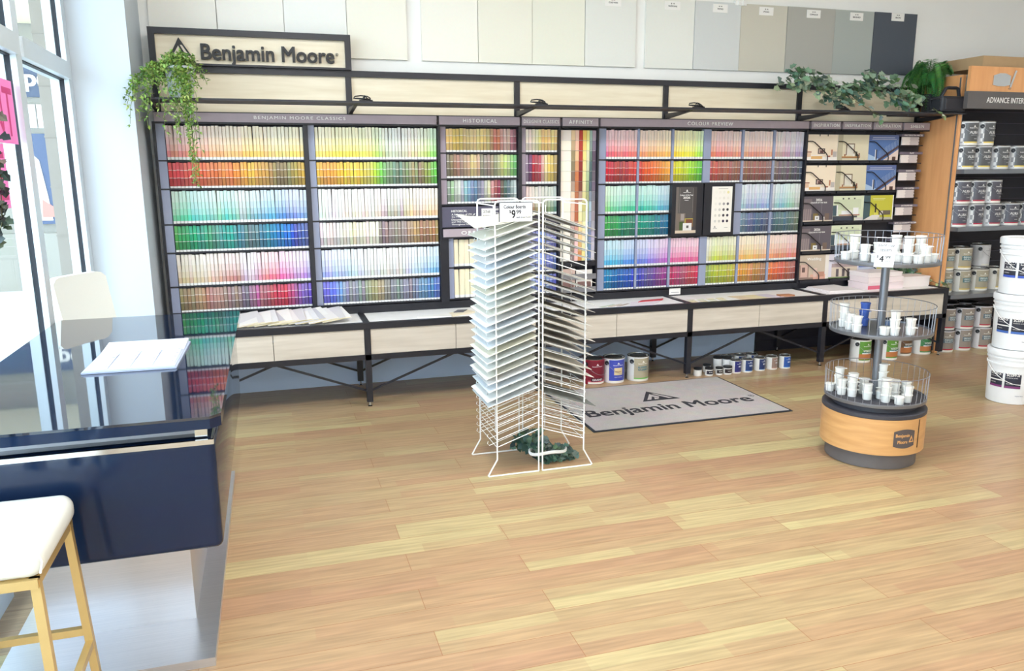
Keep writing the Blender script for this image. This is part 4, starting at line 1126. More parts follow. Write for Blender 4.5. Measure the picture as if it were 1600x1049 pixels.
for k in range(4):
    o_ = 0.012 * k
    card('sample_board', 'large white board on the right table bay, %s in its stack' % ('lowest', 'second up', 'third up', 'topmost')[k], 'sample board', [(4.24 + o_, 5.225 + o_), (4.60 - o_, 5.225 + 0.01 * k), (4.60 - o_, 5.54 + 0.01 * k), (4.24 + o_, 5.54)], 0.006, (242, 236, 236), z=ZT + 0.0062 * k, group='stacked white boards on the table')
def cbox(label, x0, x1, y0, y1, z0, z1, c, band=None):
    t = thing('carton', label, 'box', ((x0 + x1) / 2, (y0 + y1) / 2, z0))
    b = MB(); b.box(x0, x1, y0, y1, z0, z1 - 0.014, sr(*c)); b.build('body', 'card', t)
    b = MB(); b.box(x0 - 0.003, x1 + 0.003, y0 - 0.003, y1 + 0.003, z1 - 0.014, z1, sr(*c)); b.build('lid', 'card', t)
    if band:
        b = MB(); b.box(x0 + 0.005, x0 + band[0], y0 - 0.002, y0 - 0.0005, z0 + 0.006, z0 + band[1], sr(*band[2])); b.build('label_band', 'card', t)
    return t
cbox('pale pink box with red band, at the bottom of the stack', 4.70, 5.06, 5.33, 5.56, ZT, ZT + 0.056, (244, 226, 228), (0.16, 0.036, (226, 110, 136)))
cbox('pale pink box in the middle of the stack on table', 4.71, 5.06, 5.335, 5.56, ZT + 0.057, ZT + 0.104, (246, 230, 230))
cbox('thin pale pink box on top of the stack on table', 4.705, 5.05, 5.34, 5.56, ZT + 0.105, ZT + 0.142, (246, 234, 232))
cbox('long low white box beside the ivy at the table end', 5.02, 5.375, 5.37, 5.55, ZT + 0.0, ZT + 0.088, (246, 236, 234))

# ------------------------------------------------------------------ paint cans
def can_mesh(r, h, wall, label, band, span, n=56, a0=-PI / 2, chevron=False, z_lo=0.10, z_hi=0.86):
    # label occupies the angle span around a0; wall colour elsewhere
    b = MB()
    zs = [0.0, 0.004, z_lo * h * 0.4, z_lo * h, z_lo * h + 0.055 * h, 0.30 * h, 0.5 * h, 0.7 * h, z_hi * h, 0.93 * h, h - 0.004]
    rr = [r * 0.975, r, r, r, r, r, r, r, r, r, r]
    def cf(a, i):
        d = (a - a0 + PI) % (2 * PI) - PI
        if i < 0: return sr(*wall)
        if abs(d) <= span and 3 <= i <= 8:
            return sr(*(band if (i == 3 and band) else label))
        if abs(d) <= span and i in (1, 2): return sr(238, 236, 228)
        if chevron and -span - 0.30 < d < -span and 3 <= i <= 8:
            return sr(150, 152, 158) if (i + int(a * 20)) % 2 else sr(226, 228, 230)
        return sr(*wall)
    b.lathe(list(zip(rr, zs)), (0, 0, 0), n, cfn=cf)
    return b
def make_can(kind, r, h, label_name, group=None):
    wall, lab, band, txt, txt2, tcol, lidm = kind
    t = thing('paint_can', None, 'paint can', (0, 0, 0))
    t['category'] = 'paint can'
    span = 0.95
    body = can_mesh(r, h, wall, lab, band, span, chevron=bool(txt2 and txt2[0] == '~')).build('can_body', 'print_gloss', t)
    b = MB()
    b.lathe([(r * 0.99, h - 0.006), (r * 1.02, h - 0.003), (r * 1.02, h + 0.001), (r * 0.95, h + 0.002), (r * 0.93, h - 0.006), (r * 0.80, h - 0.006), (r * 0.78, h - 0.002), (r * 0.3, h - 0.0015)], (0, 0, 0), 40, cap0=False)
    b.build('lid', lidm, t)
    F = cylfn(0, 0, r + 0.0006, -PI / 2, 0)
    b = MB()
    peak(b, F, 0, h * 0.80, r * 0.26, h * 0.085, sr(*tcol), None)
    write(b, 'Benjamin Moore', F, 0, h * 0.715, r * 1.0, h * 0.05, sr(*tcol), bold=0.02)
    if txt:
        write(b, txt, F, 0.0, h * 0.53, r * (1.05 if len(txt) > 4 else 0.95), h * 0.115, sr(*tcol), bold=0.01)
        write(b, 'INTERIOR', F, 0.0, h * 0.42, r * 0.6, h * 0.028, sr(*tcol))
        write(b, 'EGGSHELL', F, r * 0.25, h * 0.27, r * 0.42, h * 0.026, sr(*tcol), bold=0.02)
    b.build('lettering', 'card', body)
    if r > 0.06:
        b = MB()
        for s_ in (-1, 1):
            M = Matrix.Rotation(0.45, 4, 'Z')
            ring = [M @ Vector((s_ * (r + d), 0.017 * math.cos(q * PI / 6) if True else 0, h * 0.80 + 0.017 * math.sin(q * PI / 6))) for d in (-0.004, 0.006) for q in range(12)]
            b.raw(ring, [tuple(range(12)), tuple(range(23, 11, -1))] + [(q, q + 12, (q + 1) % 12 + 12, (q + 1) % 12) for q in range(12)], BLACK)
        b.build('ear', 'black_plastic', t)
        b = MB(); pth = []
        for q in range(25):
            u = PI * q / 24
            x = -math.cos(u) * (r + 0.008); dp = math.sin(u)
            y = -dp * (r + 0.008)
            pth.append(Matrix.Rotation(0.45, 4, 'Z') @ Vector((x, y, h * 0.80 - dp * h * 0.42)))
        b.tube(pth, 0.0014, 5); b.build('handle', 'grey_wire', t)
    return t
GR, GH = 0.081, 0.191
SIL = (212, 214, 218)
AURA_Y = (SIL, (86, 88, 92), (226, 200, 90), 'AURA', '~', (240, 240, 240), 'lid_grey')
AURA_R = (SIL, (82, 82, 94), (176, 36, 66), 'AURA', '~', (240, 240, 240), 'lid_grey')
TAN_Y = ((214, 212, 206), (166, 158, 138), (206, 180, 96), '', '', (240, 238, 230), 'lid_grey')
TAN_R = ((222, 222, 228), (152, 142, 134), (186, 40, 66), '', '', (240, 238, 230), 'lid_black')
protos = {}
def regal_patch(t, txts, c):
    # coloured word block on the tan labels
    body = [x for x in bpy.data.objects if x.parent == t and x.name.startswith('can_body')][0]
    F = cylfn(0, 0, GR + 0.0008, -PI / 2, 0)
    b = MB(); sheet(b, F, -0.05, 0.045, GH * 0.43, GH * 0.63, sr(*c), 0, 8); b.build('word_block', 'card', body)
    b = MB(); write(b, txts[0], F, 0, GH * 0.575, 0.075, GH * 0.06, sr(232, 240, 240), bold=0.02, d0=0.001); write(b, txts[1], F, 0, GH * 0.485, 0.075, GH * 0.06, sr(232, 240, 240), bold=0.02, d0=0.001); b.build('word_lettering', 'card', body)
protos['ay'] = make_can(AURA_Y, GR, GH, '')
protos['ar'] = make_can(AURA_R, GR, GH, '')
protos['ty'] = make_can(TAN_Y, GR, GH, ''); regal_patch(protos['ty'], ('REGAL', 'SELECT'), (80, 120, 126))
protos['tr'] = make_can(TAN_R, GR, GH, ''); regal_patch(protos['tr'], ('REGAL', 'SELECT'), (94, 116, 130))
used = set()
def place(key, loc, rz, label, group):
    t = protos[key]
    if key not in used:
        used.add(key)
        t.location = loc; t.rotation_euler = (0, 0, rz)
        tag(t, label, 'paint can', group)
        return t
    return dup(t, loc, rz, label, group, 'paint can')
rc = random.Random(11)
HC = GH + 0.0015
def canrow(key, xs_, y, z, what, where, group, first=1):
    for i, x in enumerate(xs_):
        place(key, (x, y + rc.uniform(-0.008, 0.008), z), rc.uniform(-0.22, 0.25), '%s, %s from left in the %s' % (what, WORDS[i + first - 1], where), group)

# shelving unit
SU = thing('shelving_unit', 'maple sided shelving unit with black slatted back and grey shelves', 'shelving', (6.6, 5.5, 0))
b = MB(); b.box(5.420, 5.448, 5.285, YB - 0.002, 0.0, 2.30); b.build('side_panel', 'maple', SU)
b = MB(); b.box(5.416, 5.420, 5.300, 5.312, 0.02, 2.28); b.box(5.4485, 5.452, 5.284, 5.30, 0.02, 2.02); b.build('edge_strip', 'grey_metal', SU)
b = MB(); b.box(5.40, 5.414, 5.31, 5.75, 0.0, 0.30); b.build('kick_panel', 'dark_back', SU)
b = MB(); b.box(7.95, 7.98, 5.285, YB - 0.002, 0.0, 2.30); b.build('side_panel', 'maple', SU)
b = MB(); b.box(5.448, 7.95, 5.70, YB - 0.002, 0.0, 2.2)
b.build('back_board', 'slat_black', SU)
for k in range(22):
    b = MB(); b.box(5.448, 7.95, 5.692, 5.70, 0.05 + k * 0.095, 0.052 + k * 0.095 + 0.004, sr(84, 82, 96)); b.build('slat_line', 'matte', SU)
for z0, z1 in ((1.516, 1.552), (1.046, 1.080), (0.478, 0.512)):
    b = MB(); b.box(5.450, 7.95, 5.205, 5.692, z0, z1); b.build('shelf', 'grey_shelf' if 'grey_shelf' in MATS else 'grey_metal', SU)
b = MB(); b.box(5.395, 8.0, 5.19, 5.22, 2.165, 2.356); b.build('header_board', 'maple', SU)
b = MB(); b.box(5.385, 8.0, 5.185, 5.225, 2.030, 2.164); hs = b.build('fascia', 'fascia_grey' if 'fascia_grey' in MATS else 'plinth_grey', SU)
b = MB(); write(b, 'ADVANCE INTERIOR', wallfn(5.184), 5.812, 2.098, 0.47, 0.044, bold=0.008, spacing=1.05, depth=0.001); b.build('lettering', 'text_white', hs)
F = wallfn(5.190)
b = MB(); poly = [(5.62, 2.215), (5.62, 2.288), (5.68, 2.306), (5.74, 2.306), (5.795, 2.288), (5.795, 2.218), (5.74, 2.206), (5.67, 2.206)]
b.prism(poly, F, 0, 0.010); b.build('emblem', 'chrome', SU)
b = MB(); b.sqtube((5.80, 5.183, 2.20), (5.845, 5.183, 2.33), 0.018, 0.006, (1, 0, 0)); b.lathe([(0.010, -0.003), (0.013, 0), (0.010, 0.003)], (5.795, 5.182, 2.188), 14); b.build('emblem_brush', 'chrome', SU)
ct = thing('cardboard_box', 'brown cardboard box on top of the maple shelving unit', 'box', (5.95, 5.45, 2.356))
b = MB(); b.box(5.585, 6.6, 5.27, 5.69, 2.357, 2.445); b.build('carton', 'cardboard', ct)
b = MB(); b.box(5.583, 6.602, 5.268, 5.478, 2.445, 2.449); b.box(5.583, 6.602, 5.482, 5.692, 2.445, 2.449); b.build('flap', 'cardboard', ct)
SH = 'shelf beside the maple panel'
canrow('ay', [5.535, 5.715, 5.90, 6.085, 6.27], 5.31, 1.5525, 'grey can with yellow band', 'lower row of the top shelf', 'yellow banded cans on the top shelf')
canrow('ay', [5.535, 5.71], 5.31, 1.5525 + HC, 'grey can with yellow band', 'upper row of the top shelf', 'yellow banded cans on the top shelf')
canrow('ar', [5.535, 5.71, 5.895, 6.085, 6.275], 5.315, 1.0805, 'grey can with crimson band', 'lower row of the middle shelf', 'crimson banded cans on the middle shelf')
canrow('ar', [5.535, 5.69, 5.865], 5.315, 1.0805 + HC, 'grey can with crimson band', 'upper row of the middle shelf', 'crimson banded cans on the middle shelf')
canrow('ty', [5.54, 5.735, 5.93, 6.13], 5.40, 0.5125, 'tan can with yellow band', 'lower row of the low shelf', 'tan cans on the low shelf')
canrow('ty', [5.54, 5.72], 5.40, 0.5125 + HC, 'tan can with yellow band', 'upper row of the low shelf', 'tan cans on the low shelf')
canrow('tr', [5.565, 5.765, 5.985], 5.345, 0.0, 'tan can with crimson band', 'lower row on the shop floor', 'black lidded tan cans on the floor')
canrow('tr', [5.565, 5.755, 5.965], 5.345, HC, 'tan can with crimson band', 'upper row on the shop floor', 'black lidded tan cans on the floor')
canrow('tr', [5.60, 5.80, 6.0], 5.545, 0.0, 'tan can with crimson band', 'hidden back row on the floor', 'black lidded tan cans on the floor')
canrow('tr', [5.60, 5.80, 6.0], 5.545, HC, 'tan can with crimson band', 'back upper row on the floor', 'black lidded tan cans on the floor')
wc = make_can(((232, 232, 236), (226, 226, 230), None, '', '', (160, 160, 170), 'lid_grey'), GR, GH, '')
wc.location = (6.10, 5.56, 0.5125 + 0.0); wc.rotation_euler = (0, 0, 0.5); tag(wc, 'plain white can standing at the back of the low shelf', 'paint can')
wc2 = dup(wc, (6.10, 5.56, 0.5125 + HC), 0.3, 'plain white can stacked behind the tall bucket on low shelf', None, 'paint can')

# cans under the table
def single_can(label, kind, r, h, loc, rz=0.0, extra=None):
    t = make_can(kind, r, h, '')
    if extra: extra(t, r, h)
    t.location = loc; t.rotation_euler = (0, 0, rz)
    return tag(t, label, 'paint can')
def body_of(t): return [x for x in bpy.data.objects if x.parent == t and x.name.startswith('can_body')][0]
def ex_red(t, r, h):
    F = cylfn(0, 0, r + 0.0008, -PI / 2, 0)
    b = MB(); sheet(b, F, -0.05, 0.05, h * 0.13, h * 0.26, sr(60, 20, 40), 0, 8); write(b, 'GRAND', F, 0, h * 0.195, 0.08, h * 0.08, sr(236, 226, 230), bold=0.02, d0=0.001); b.build('word_block', 'card', body_of(t))
def ex_blue(t, r, h):
    F = cylfn(0, 0, r + 0.0008, -PI / 2, 0)
    b = MB(); sheet(b, F, -0.034, 0.034, h * 0.33, h * 0.62, sr(226, 204, 160), 0, 6); write(b, 'REGAL', F, 0, h * 0.47, 0.05, h * 0.055, sr(180, 120, 80), bold=0.02, d0=0.001)
    write(b, 'FLAT FINISH', F, 0, h * 0.25, 0.06, h * 0.03, sr(226, 226, 240), bold=0.02, d0=0.001); b.build('word_block', 'card', body_of(t))
def ex_tan(t, r, h):
    F = cylfn(0, 0, r + 0.0008, -PI / 2, 0)
    b = MB(); write(b, 'ELEMENT', F, 0, h * 0.58, 0.085, h * 0.075, sr(40, 120, 140), bold=0.02, d0=0.001); write(b, 'GUARD', F, 0, h * 0.485, 0.085, h * 0.075, sr(40, 120, 140), bold=0.02, d0=0.001); b.build('word_block', 'card', body_of(t))
single_can('dark red can under the table beside the wire board rack', ((150, 34, 56), (120, 24, 44), (210, 90, 110), '', '', (236, 220, 226), 'lid_grey'), GR, GH, (2.255, 5.315, 0), 0.0, ex_red)
single_can('white can with royal blue label under the table', ((228, 228, 232), (66, 78, 178), None, '', '', (240, 240, 246), 'lid_grey'), GR, GH, (2.415, 5.305, 0), 0.05, ex_blue)
single_can('white can with tan and green label under the table', ((226, 226, 226), (176, 166, 142), (110, 180, 90), '', '', (244, 240, 232), 'lid_grey'), GR, GH, (2.610, 5.295, 0), 0.1, ex_tan)
def ex_green(t, r, h):
    F = cylfn(0, 0, r + 0.0008, -PI / 2, 0)
    b = MB(); sheet(b, F, -0.075, 0.075, h * 0.155, h * 0.38, sr(190, 120, 70), 0, 10)
    sheet(b, F, -0.050, 0.075, h * 0.43, h * 0.46, sr(30, 110, 130), 0.0004, 8); sheet(b, F, -0.050, 0.075, h * 0.38, h * 0.43, sr(232, 236, 236), 0.0004, 8)
    write(b, 'WOODLUXE', F, 0.010, h * 0.52, 0.105, h * 0.10, sr(240, 244, 240), bold=0.026, d0=0.001); b.build('word_block', 'card', body_of(t))
for i, (x, y) in enumerate(((4.617, 5.255), (4.890, 5.255), (5.120, 5.345), (5.315, 5.335))):
    single_can('white can with green and wood brown label, %s from left under the table' % WORDS[i], ((232, 232, 230), ((96, 150, 60), (96, 150, 60), (112, 84, 60), (70, 140, 90))[i], None, '', '', (244, 246, 240), 'lid_grey'), GR, GH, (x, y, 0), 0.1, ex_green)
QB = ((230, 230, 228), (34, 54, 110), (90, 130, 190), '', '', (226, 232, 244), 'lid_grey')
qn = ['purple blue label', 'navy and sky blue label', 'navy label turned right', 'brown label', 'bright blue label']
ql = [(40, 44, 112), (34, 60, 116), (38, 56, 104), (150, 126, 116), (40, 84, 160)]
qb = [(90, 60, 140), (80, 140, 210), (90, 140, 200), (200, 160, 150), (90, 150, 214)]
for i, (x, y) in enumerate(((3.428, 5.243), (3.530, 5.240), (3.652, 5.252), (3.768, 5.258), (3.886, 5.252))):
    t = single_can('small white can with %s, %s in the front row under table' % (qn[i], WORDS[i]), ((230, 230, 228), ql[i], qb[i], '', '', (230, 234, 244), 'lid_grey'), 0.046, 0.104, (x, y, 0), (0.25, 0.1, 0.3, 0.35, 0.15)[i])
    F = cylfn(0, 0, 0.0468, -PI / 2, 0); b = MB(); write(b, 'BEN', F, 0.004, 0.055, 0.03, 0.012, sr(236, 240, 246), bold=0.02); b.build('word_lettering', 'card', body_of(t), True)
for i, (x, y) in enumerate(((3.435, 5.375), (3.552, 5.38), (3.672, 5.385))):
    single_can('small white can, %s from left in the back row under table' % WORDS[i], QB, 0.046, 0.104, (x, y, 0), 0.2)
def jar(label, loc, lab, r=0.0315, h=0.062, white_lid=False, lm='lid_black'):
    t = thing('paint_jar', label, 'paint jar', loc)
    b = MB()
    def cf(a, i):
        d = (a + PI / 2 + PI) % (2 * PI) - PI
        if lab and abs(d) < 1.1 and i in (2,): return sr(*lab)
        return sr(232, 230, 226)
    b.lathe([(r * 0.94, 0), (r, 0.004), (r, h * 0.22), (r, h * 0.68), (r, h * 0.76), (r * 0.9, h * 0.80)], (0, 0, 0), 30, cfn=cf); b.build('jar_body', 'print_gloss', t, True)
    b = MB(); b.lathe([(r * 0.96, h * 0.78), (r * 1.02, h * 0.80), (r * 1.02, h * 0.98), (r * 0.9, h), (r * 0.5, h)], (0, 0, 0), 30); b.build('lid', lm, t, True)
    if lab:
        F = cylfn(0, 0, r + 0.0005, -PI / 2, 0); b = MB(); write(b, 'Ben Moore', F, 0.0, h * 0.46, 0.03, 0.007, sr(240, 240, 240), bold=0.02); b.build('lettering', 'card', t, True)
    return t
jar('small plain white jar with black lid beside the table leg', (3.098, 5.245, 0), None)
jar('small jar with black lid and lilac side label, second from the leg', (3.185, 5.225, 0), (44, 40, 56))
jar('small jar with black label and black lid, third from the leg', (3.272, 5.222, 0), (34, 30, 36), 0.028, 0.060)
jar('small jar with black and red label below the white tub', (3.342, 5.215, 0), (40, 26, 34), 0.034, 0.066)
jar('small black lidded jar standing behind the lilac jar', (3.225, 5.325, 0), None)
for k, (x, y, z) in enumerate(((3.325, 5.335, 0), (3.385, 5.30, 0))):
    t = thing('paint_tub', ('tall white tub behind the jars, left of the pair', 'tall white tub behind the jars, right of the pair')[k], 'tub', (x, y, z))
    b = MB(); b.lathe([(0.030, 0), (0.033, 0.004), (0.034, 0.10), (0.034, 0.104)], (0, 0, 0), 28); b.build('tub_body', 'white_plastic', t, True)
    b = MB(); b.lathe([(0.035, 0.100), (0.036, 0.103), (0.036, 0.114), (0.030, 0.117)], (0, 0, 0), 28); b.build('lid', 'lid_black', t, True)

# stacked buckets at the right edge
def bucket(label, z, seed, lab):
    t = thing('paint_bucket', label, 'bucket', (4.780, 4.000, z), 0.0, 'stacked white buckets')
    h = 0.372
    b = MB(); b.lathe([(0.130, 0.0), (0.134, 0.004), (0.143, 0.26), (0.150, 0.262), (0.150, 0.274), (0.144, 0.276), (0.145, 0.300), (0.152, 0.302), (0.152, 0.312), (0.146, 0.314), (0.147, 0.335)], (0, 0, 0), 56); b.build('bucket_body', 'white_plastic', t, True)
    b = MB(); b.lathe([(0.150, 0.326), (0.156, 0.328), (0.157, 0.362), (0.152, 0.370), (0.146, 0.371), (0.143, 0.364), (0.05, 0.363)], (0, 0, 0), 56); b.build('lid', 'white_plastic', t, True)
    # direction towards the camera from here
    av = math.atan2(-4.0, -4.735)
    for q, (da, wd) in enumerate(((-0.62, 0.085), (0.12, 0.095))):
        a0 = av + da
        F = cylfn(0, 0, 0.1412, a0, 0)
        b = MB()
        sheet(b, F, -wd / 2, wd / 2, 0.115, 0.235, sr(40, 42, 58), 0, 8)
        sheet(b, F, -wd / 2, wd / 2, 0.113, 0.128, sr(*lab[1]), 0.0006, 8)
        if q == 0: sheet(b, F, -wd / 2, wd / 2, 0.158, 0.166, WHITE, 0.0008, 8)
        lb = b.build('label', 'card', t, True)
        b = MB()
        if lab[0] == 'AURA':
            peak(b, F, 0, 0.217, 0.022, 0.018, WHITE, None, 0.001); write(b, 'Benjamin Moore', F, 0, 0.199, wd * 0.8, 0.009, WHITE[:3], bold=0.026, d0=0.001); write(b, 'AURA', F, 0, 0.176 if q else 0.178, wd * 0.66, 0.018, WHITE, d0=0.001)
        else:
            write(b, 'SCUFF-X', F, 0, 0.205, wd * 0.82, 0.020, WHITE, bold=0.026, d0=0.001, shear=0.1); write(b, 'INTERIOR LATEX', F, -wd * 0.06, 0.184, wd * 0.7, 0.006, WHITE, d0=0.001)
        write(b, 'EGGSHELL', F, -wd * 0.18, 0.143, wd * 0.42, 0.006, WHITE, d0=0.001)
        b.build('lettering', 'card', lb, True)
    F = cylfn(0, 0, 0.1415, av + 0.45, 0)
    b = MB(); write(b, 'Benjamin Moore', F, 0, 0.062, 0.05, 0.006, sr(70, 80, 130), bold=0.02); sheet(b, F, 0.03, 0.055, 0.10, 0.12, sr(170, 170, 176), 0, 2); b.build('side_print', 'card', t, True)
    b = MB(); pth = []
    for q in range(25):
        u = PI * q / 24; x = -math.cos(u) * 0.158; dp = math.sin(u)
        pth.append(Matrix.Rotation(av + PI / 2 + 0.35, 4, 'Z') @ Vector((x, -dp * 0.160, 0.290 - dp * 0.145)))
    b.tube(pth, 0.0022, 5); hd = b.build('handle', 'white_wire', t, True)
    return t
bucket('bottom white bucket of the stack with purple edged labels', 0.0, 1, ('SCUFF', (120, 50, 110)))
bucket('middle white bucket of the stack with blue edged labels', 0.3712, 2, ('SCUFF', (70, 110, 190)))
bucket('top white bucket of the stack with mountain mark labels', 0.7424, 3, ('AURA', (60, 90, 190)))

# ------------------------------------------------------------------ floor mat
mt = thing('floor_mat', 'grey doormat with dark lettering and mountain mark on the floor', 'doormat', (2.5, 4.68, 0))
b = MB(); b.rbox(1.80, 3.215, 4.222, 5.148, 0.0005, 0.006, 0.0025); b.build('rubber_border', 'rubber', mt)
b = MB(); b.box(1.818, 3.197, 4.240, 5.130, 0.004, 0.0085); b.build('carpet', 'mat_carpet', mt)
F = floorfn(0.0088)
b = MB(); write(b, 'Benjamin Moore', F, 2.495, 4.535, 1.225, 0.185, bold=0.022, d0=0.0004)
peak(b, F, 2.508, 4.815, 0.285, 0.225, sr(60, 60, 66), None, 0.0004, 0.0, 0.47)
write(b, '\u00ae', F, 3.150, 4.605, 0.045, 0.045, d0=0.0004)
b.build('lettering', 'text_dark', mt)
b = MB()
for poly in ([(0.16, 0.12), (0.27, 0.12), (0.40, 0.42), (0.50, 0.22), (0.57, 0.34), (0.43, 0.68)], [(0.49, 0.70), (0.56, 0.70), (0.85, 0.12), (0.73, 0.12)], [(0.36, 0.12), (0.46, 0.12), (0.50, 0.18), (0.42, 0.31)]):
    b.face([F(2.508 + (u - 0.5) * 0.285, 4.815 + (v - 0.5) * 0.225, 0.0012) for u, v in poly])
b.build('mark_ridges', 'mat_carpet', mt)

# ------------------------------------------------------------------ white wire rack of colour boards
WR = thing('wire_rack', 'white wire display rack of colour boards standing on the floor', 'wire rack', (1.29, 3.9, 0))
XL, XM, XM2, XR_ = 1.052, 1.279, 1.300, 1.525
def loop(x0, x1, y, zb0, zb1, zt, r=0.0042):
    e = 0.018
    b = MB(); b.tube([(x0, y, zb0), (x0, y, zt - e), (x0 + e * 0.3, y, zt - e * 0.3), (x0 + e, y, zt), (x1 - e, y, zt), (x1 - e * 0.3, y, zt - e * 0.3), (x1, y, zt - e), (x1, y, zb1)], r, 6)
    b.build('frame_loop', 'white_wire', WR)
RY = 4.075
for y, dy in ((3.732, 0), (RY, 0)):
    loop(XL, XM, y, 0.09, 0.004, 1.418); loop(XM2, XR_ + 0.008, y, 0.004, 0.095, 1.420)
    b = MB(); b.tube([(XL, y, 0.092), (XL - 0.050, y, 0.006), (XL - 0.047, y, 0.004), (XM, y, 0.004)], 0.0042, 6); b.build('foot_wire', 'white_wire', WR)
    b = MB(); b.tube([(XR_ + 0.008, y, 0.096), (XR_ + 0.058, y, 0.006), (XR_ + 0.053, y, 0.004), (XM2, y, 0.004)], 0.0042, 6); b.build('foot_wire', 'white_wire', WR)
for x in (XL, XM, XM2, XR_ + 0.008):
    b = MB(); b.tube([(x, 3.732, 1.395 if x in (XL, XR_ + 0.008) else 1.405), (x, RY, 1.395 if x in (XL, XR_ + 0.008) else 1.405)], 0.003, 5); b.build('cross_wire', 'white_wire', WR)
for x in (XL + 0.09, XR_ - 0.09):
    b = MB(); b.tube([(x, RY + 0.005, 0.12), (x, RY + 0.005, 1.38)], 0.003, 5); b.build('rear_upright', 'white_wire', WR)
NSL = 30
PIT = 0.0386
SLO = 0.34
def slotz(i): return 1.277 - i * PIT
for side in (0, 1):
    for i in range(NSL):
        b = MB()
        z = slotz(i)
        if side == 0: xo, xi, sg_ = XL, XM, -1
        else: xo, xi, sg_ = XR_ + 0.008, XM2, 1
        zi = z + SLO * abs(xi - xo)
        for y in (3.736, RY - 0.004): b.tube([(xi, y, zi), (xo, y, z)], 0.0022, 4)
        b.tube([(xo, 3.736, z), (xo, RY - 0.004, z)], 0.0020, 4)
        for y in (3.80, 4.02):
            b.tube([(xi, y, zi), (xo + sg_ * 0.024, y, z - 0.008), (xo + sg_ * 0.034, y, z + 0.004), (xo + sg_ * 0.030, y, z + 0.016)], 0.0019, 4)
        b.build('slot_wire', 'white_wire', WR)
rb = random.Random(5)
def board(side, i, c, label, over=0.05, th=0.0022, bend=0.0, dy=0.0, far=0.0):
    z = slotz(i)
    if side == 0: xo, xi, s_ = XL - over, XM - 0.012, -1; x_ref = XL
    else: xo, xi, s_ = XR_ + 0.008 + over, XM2 + 0.012, 1; x_ref = XR_ + 0.008
    y0, y1 = 3.716 + dy, 4.056 + dy + far
    b = MB(); n = 5
    def zz(x, y): return z + 0.0045 + SLO * (x - x_ref) * (-s_) + bend * max(0, (abs(x - xi) / 0.3)) ** 2 * (0.4 + (y - y0))
    vs = []
    for k in range(n + 1):
        x = xi + (xo - xi) * k / n
        for y in (y0, y1):
            for t in (0, th): vs.append((x, y, zz(x, y) + t))
    fs = []
    for k in range(n):
        a = k * 4; c_ = a + 4
        fs += [(a, a + 2, c_ + 2, c_), (a + 1, c_ + 1, c_ + 3, a + 3), (a, c_, c_ + 1, a + 1), (a + 2, a + 3, c_ + 3, c_ + 2)]
    fs += [(0, 1, 3, 2), (n * 4, n * 4 + 2, n * 4 + 3, n * 4 + 1)]
    b.raw(vs, fs, sr(*c))
    return top(b, 'colour_sheet', 'matte', label, 'colour board', 'colour boards in the wire rack')
CL = [(240, 236, 216), (236, 236, 226), (238, 240, 236), (232, 238, 238), (240, 240, 240), (230, 236, 240), (236, 238, 232), (226, 234, 240)]
CN = ['cream', 'ivory', 'white', 'icy white', 'bright white', 'bluish white', 'off-white', 'pale blue']
for i in range(24):
    k = (i * 3) % 8 if i > 3 else min(i, 2)
    board(0, i, CL[k], '%s board, %s slot from the top on left side of wire rack' % (CN[k], ordn(i + 1)), 0.052 + rb.uniform(-0.006, 0.010) + (0.05 if i == 0 else 0), bend=0.10 if i == 0 else rb.uniform(-0.01, 0.02), dy=rb.uniform(-0.006, 0.006), far=0.06 if i == 0 else 0)
CR = [(214, 208, 196), (206, 202, 194), (196, 190, 180), (214, 212, 206), (186, 180, 172), (206, 200, 186), (220, 218, 210)]
CRN = ['sand', 'greige', 'taupe', 'pale grey', 'stone grey', 'putty', 'light grey']
for i in list(range(0, 5)) + list(range(7, 18)) + [19, 20]:
    k = i % 7
    board(1, i, CR[k], '%s board, %s slot from the top on right side of wire rack' % (CRN[k], ordn(i + 1)), 0.036 + rb.uniform(-0.006, 0.014), dy=rb.uniform(-0.005, 0.005))
board(1, 24, (112, 116, 112), 'dark grey board low on the right side of wire rack', 0.060)
ps = thing('price_sign', 'white colour boards price sign on top of the wire rack', 'sign', (1.157, 3.722, 1.318), 0)
b = MB(); b.box(1.070, 1.243, 3.7215, 3.7265, 1.318, 1.412, sr(44, 44, 52)); b.build('holder', 'matte', ps)
b = MB(); b.box(1.0735, 1.2395, 3.7195, 3.7214, 1.318, 1.4085, sr(238, 240, 248)); cdp = b.build('card', 'card', ps)
F = wallfn(3.7192); b = MB()
write(b, 'Colour Boards', F, 1.150, 1.390, 0.112, 0.0185, bold=0.026); write(b, '$', F, 1.126, 1.366, 0.009, 0.017, bold=0.026); write(b, '9', F, 1.143, 1.354, 0.021, 0.042, bold=0.026); write(b, '99', F, 1.170, 1.364, 0.026, 0.021, bold=0.02)
write(b, 'each (must have)', F, 1.194, 1.338, 0.072, 0.011, bold=0.026)
b.build('lettering', 'text_black', cdp)

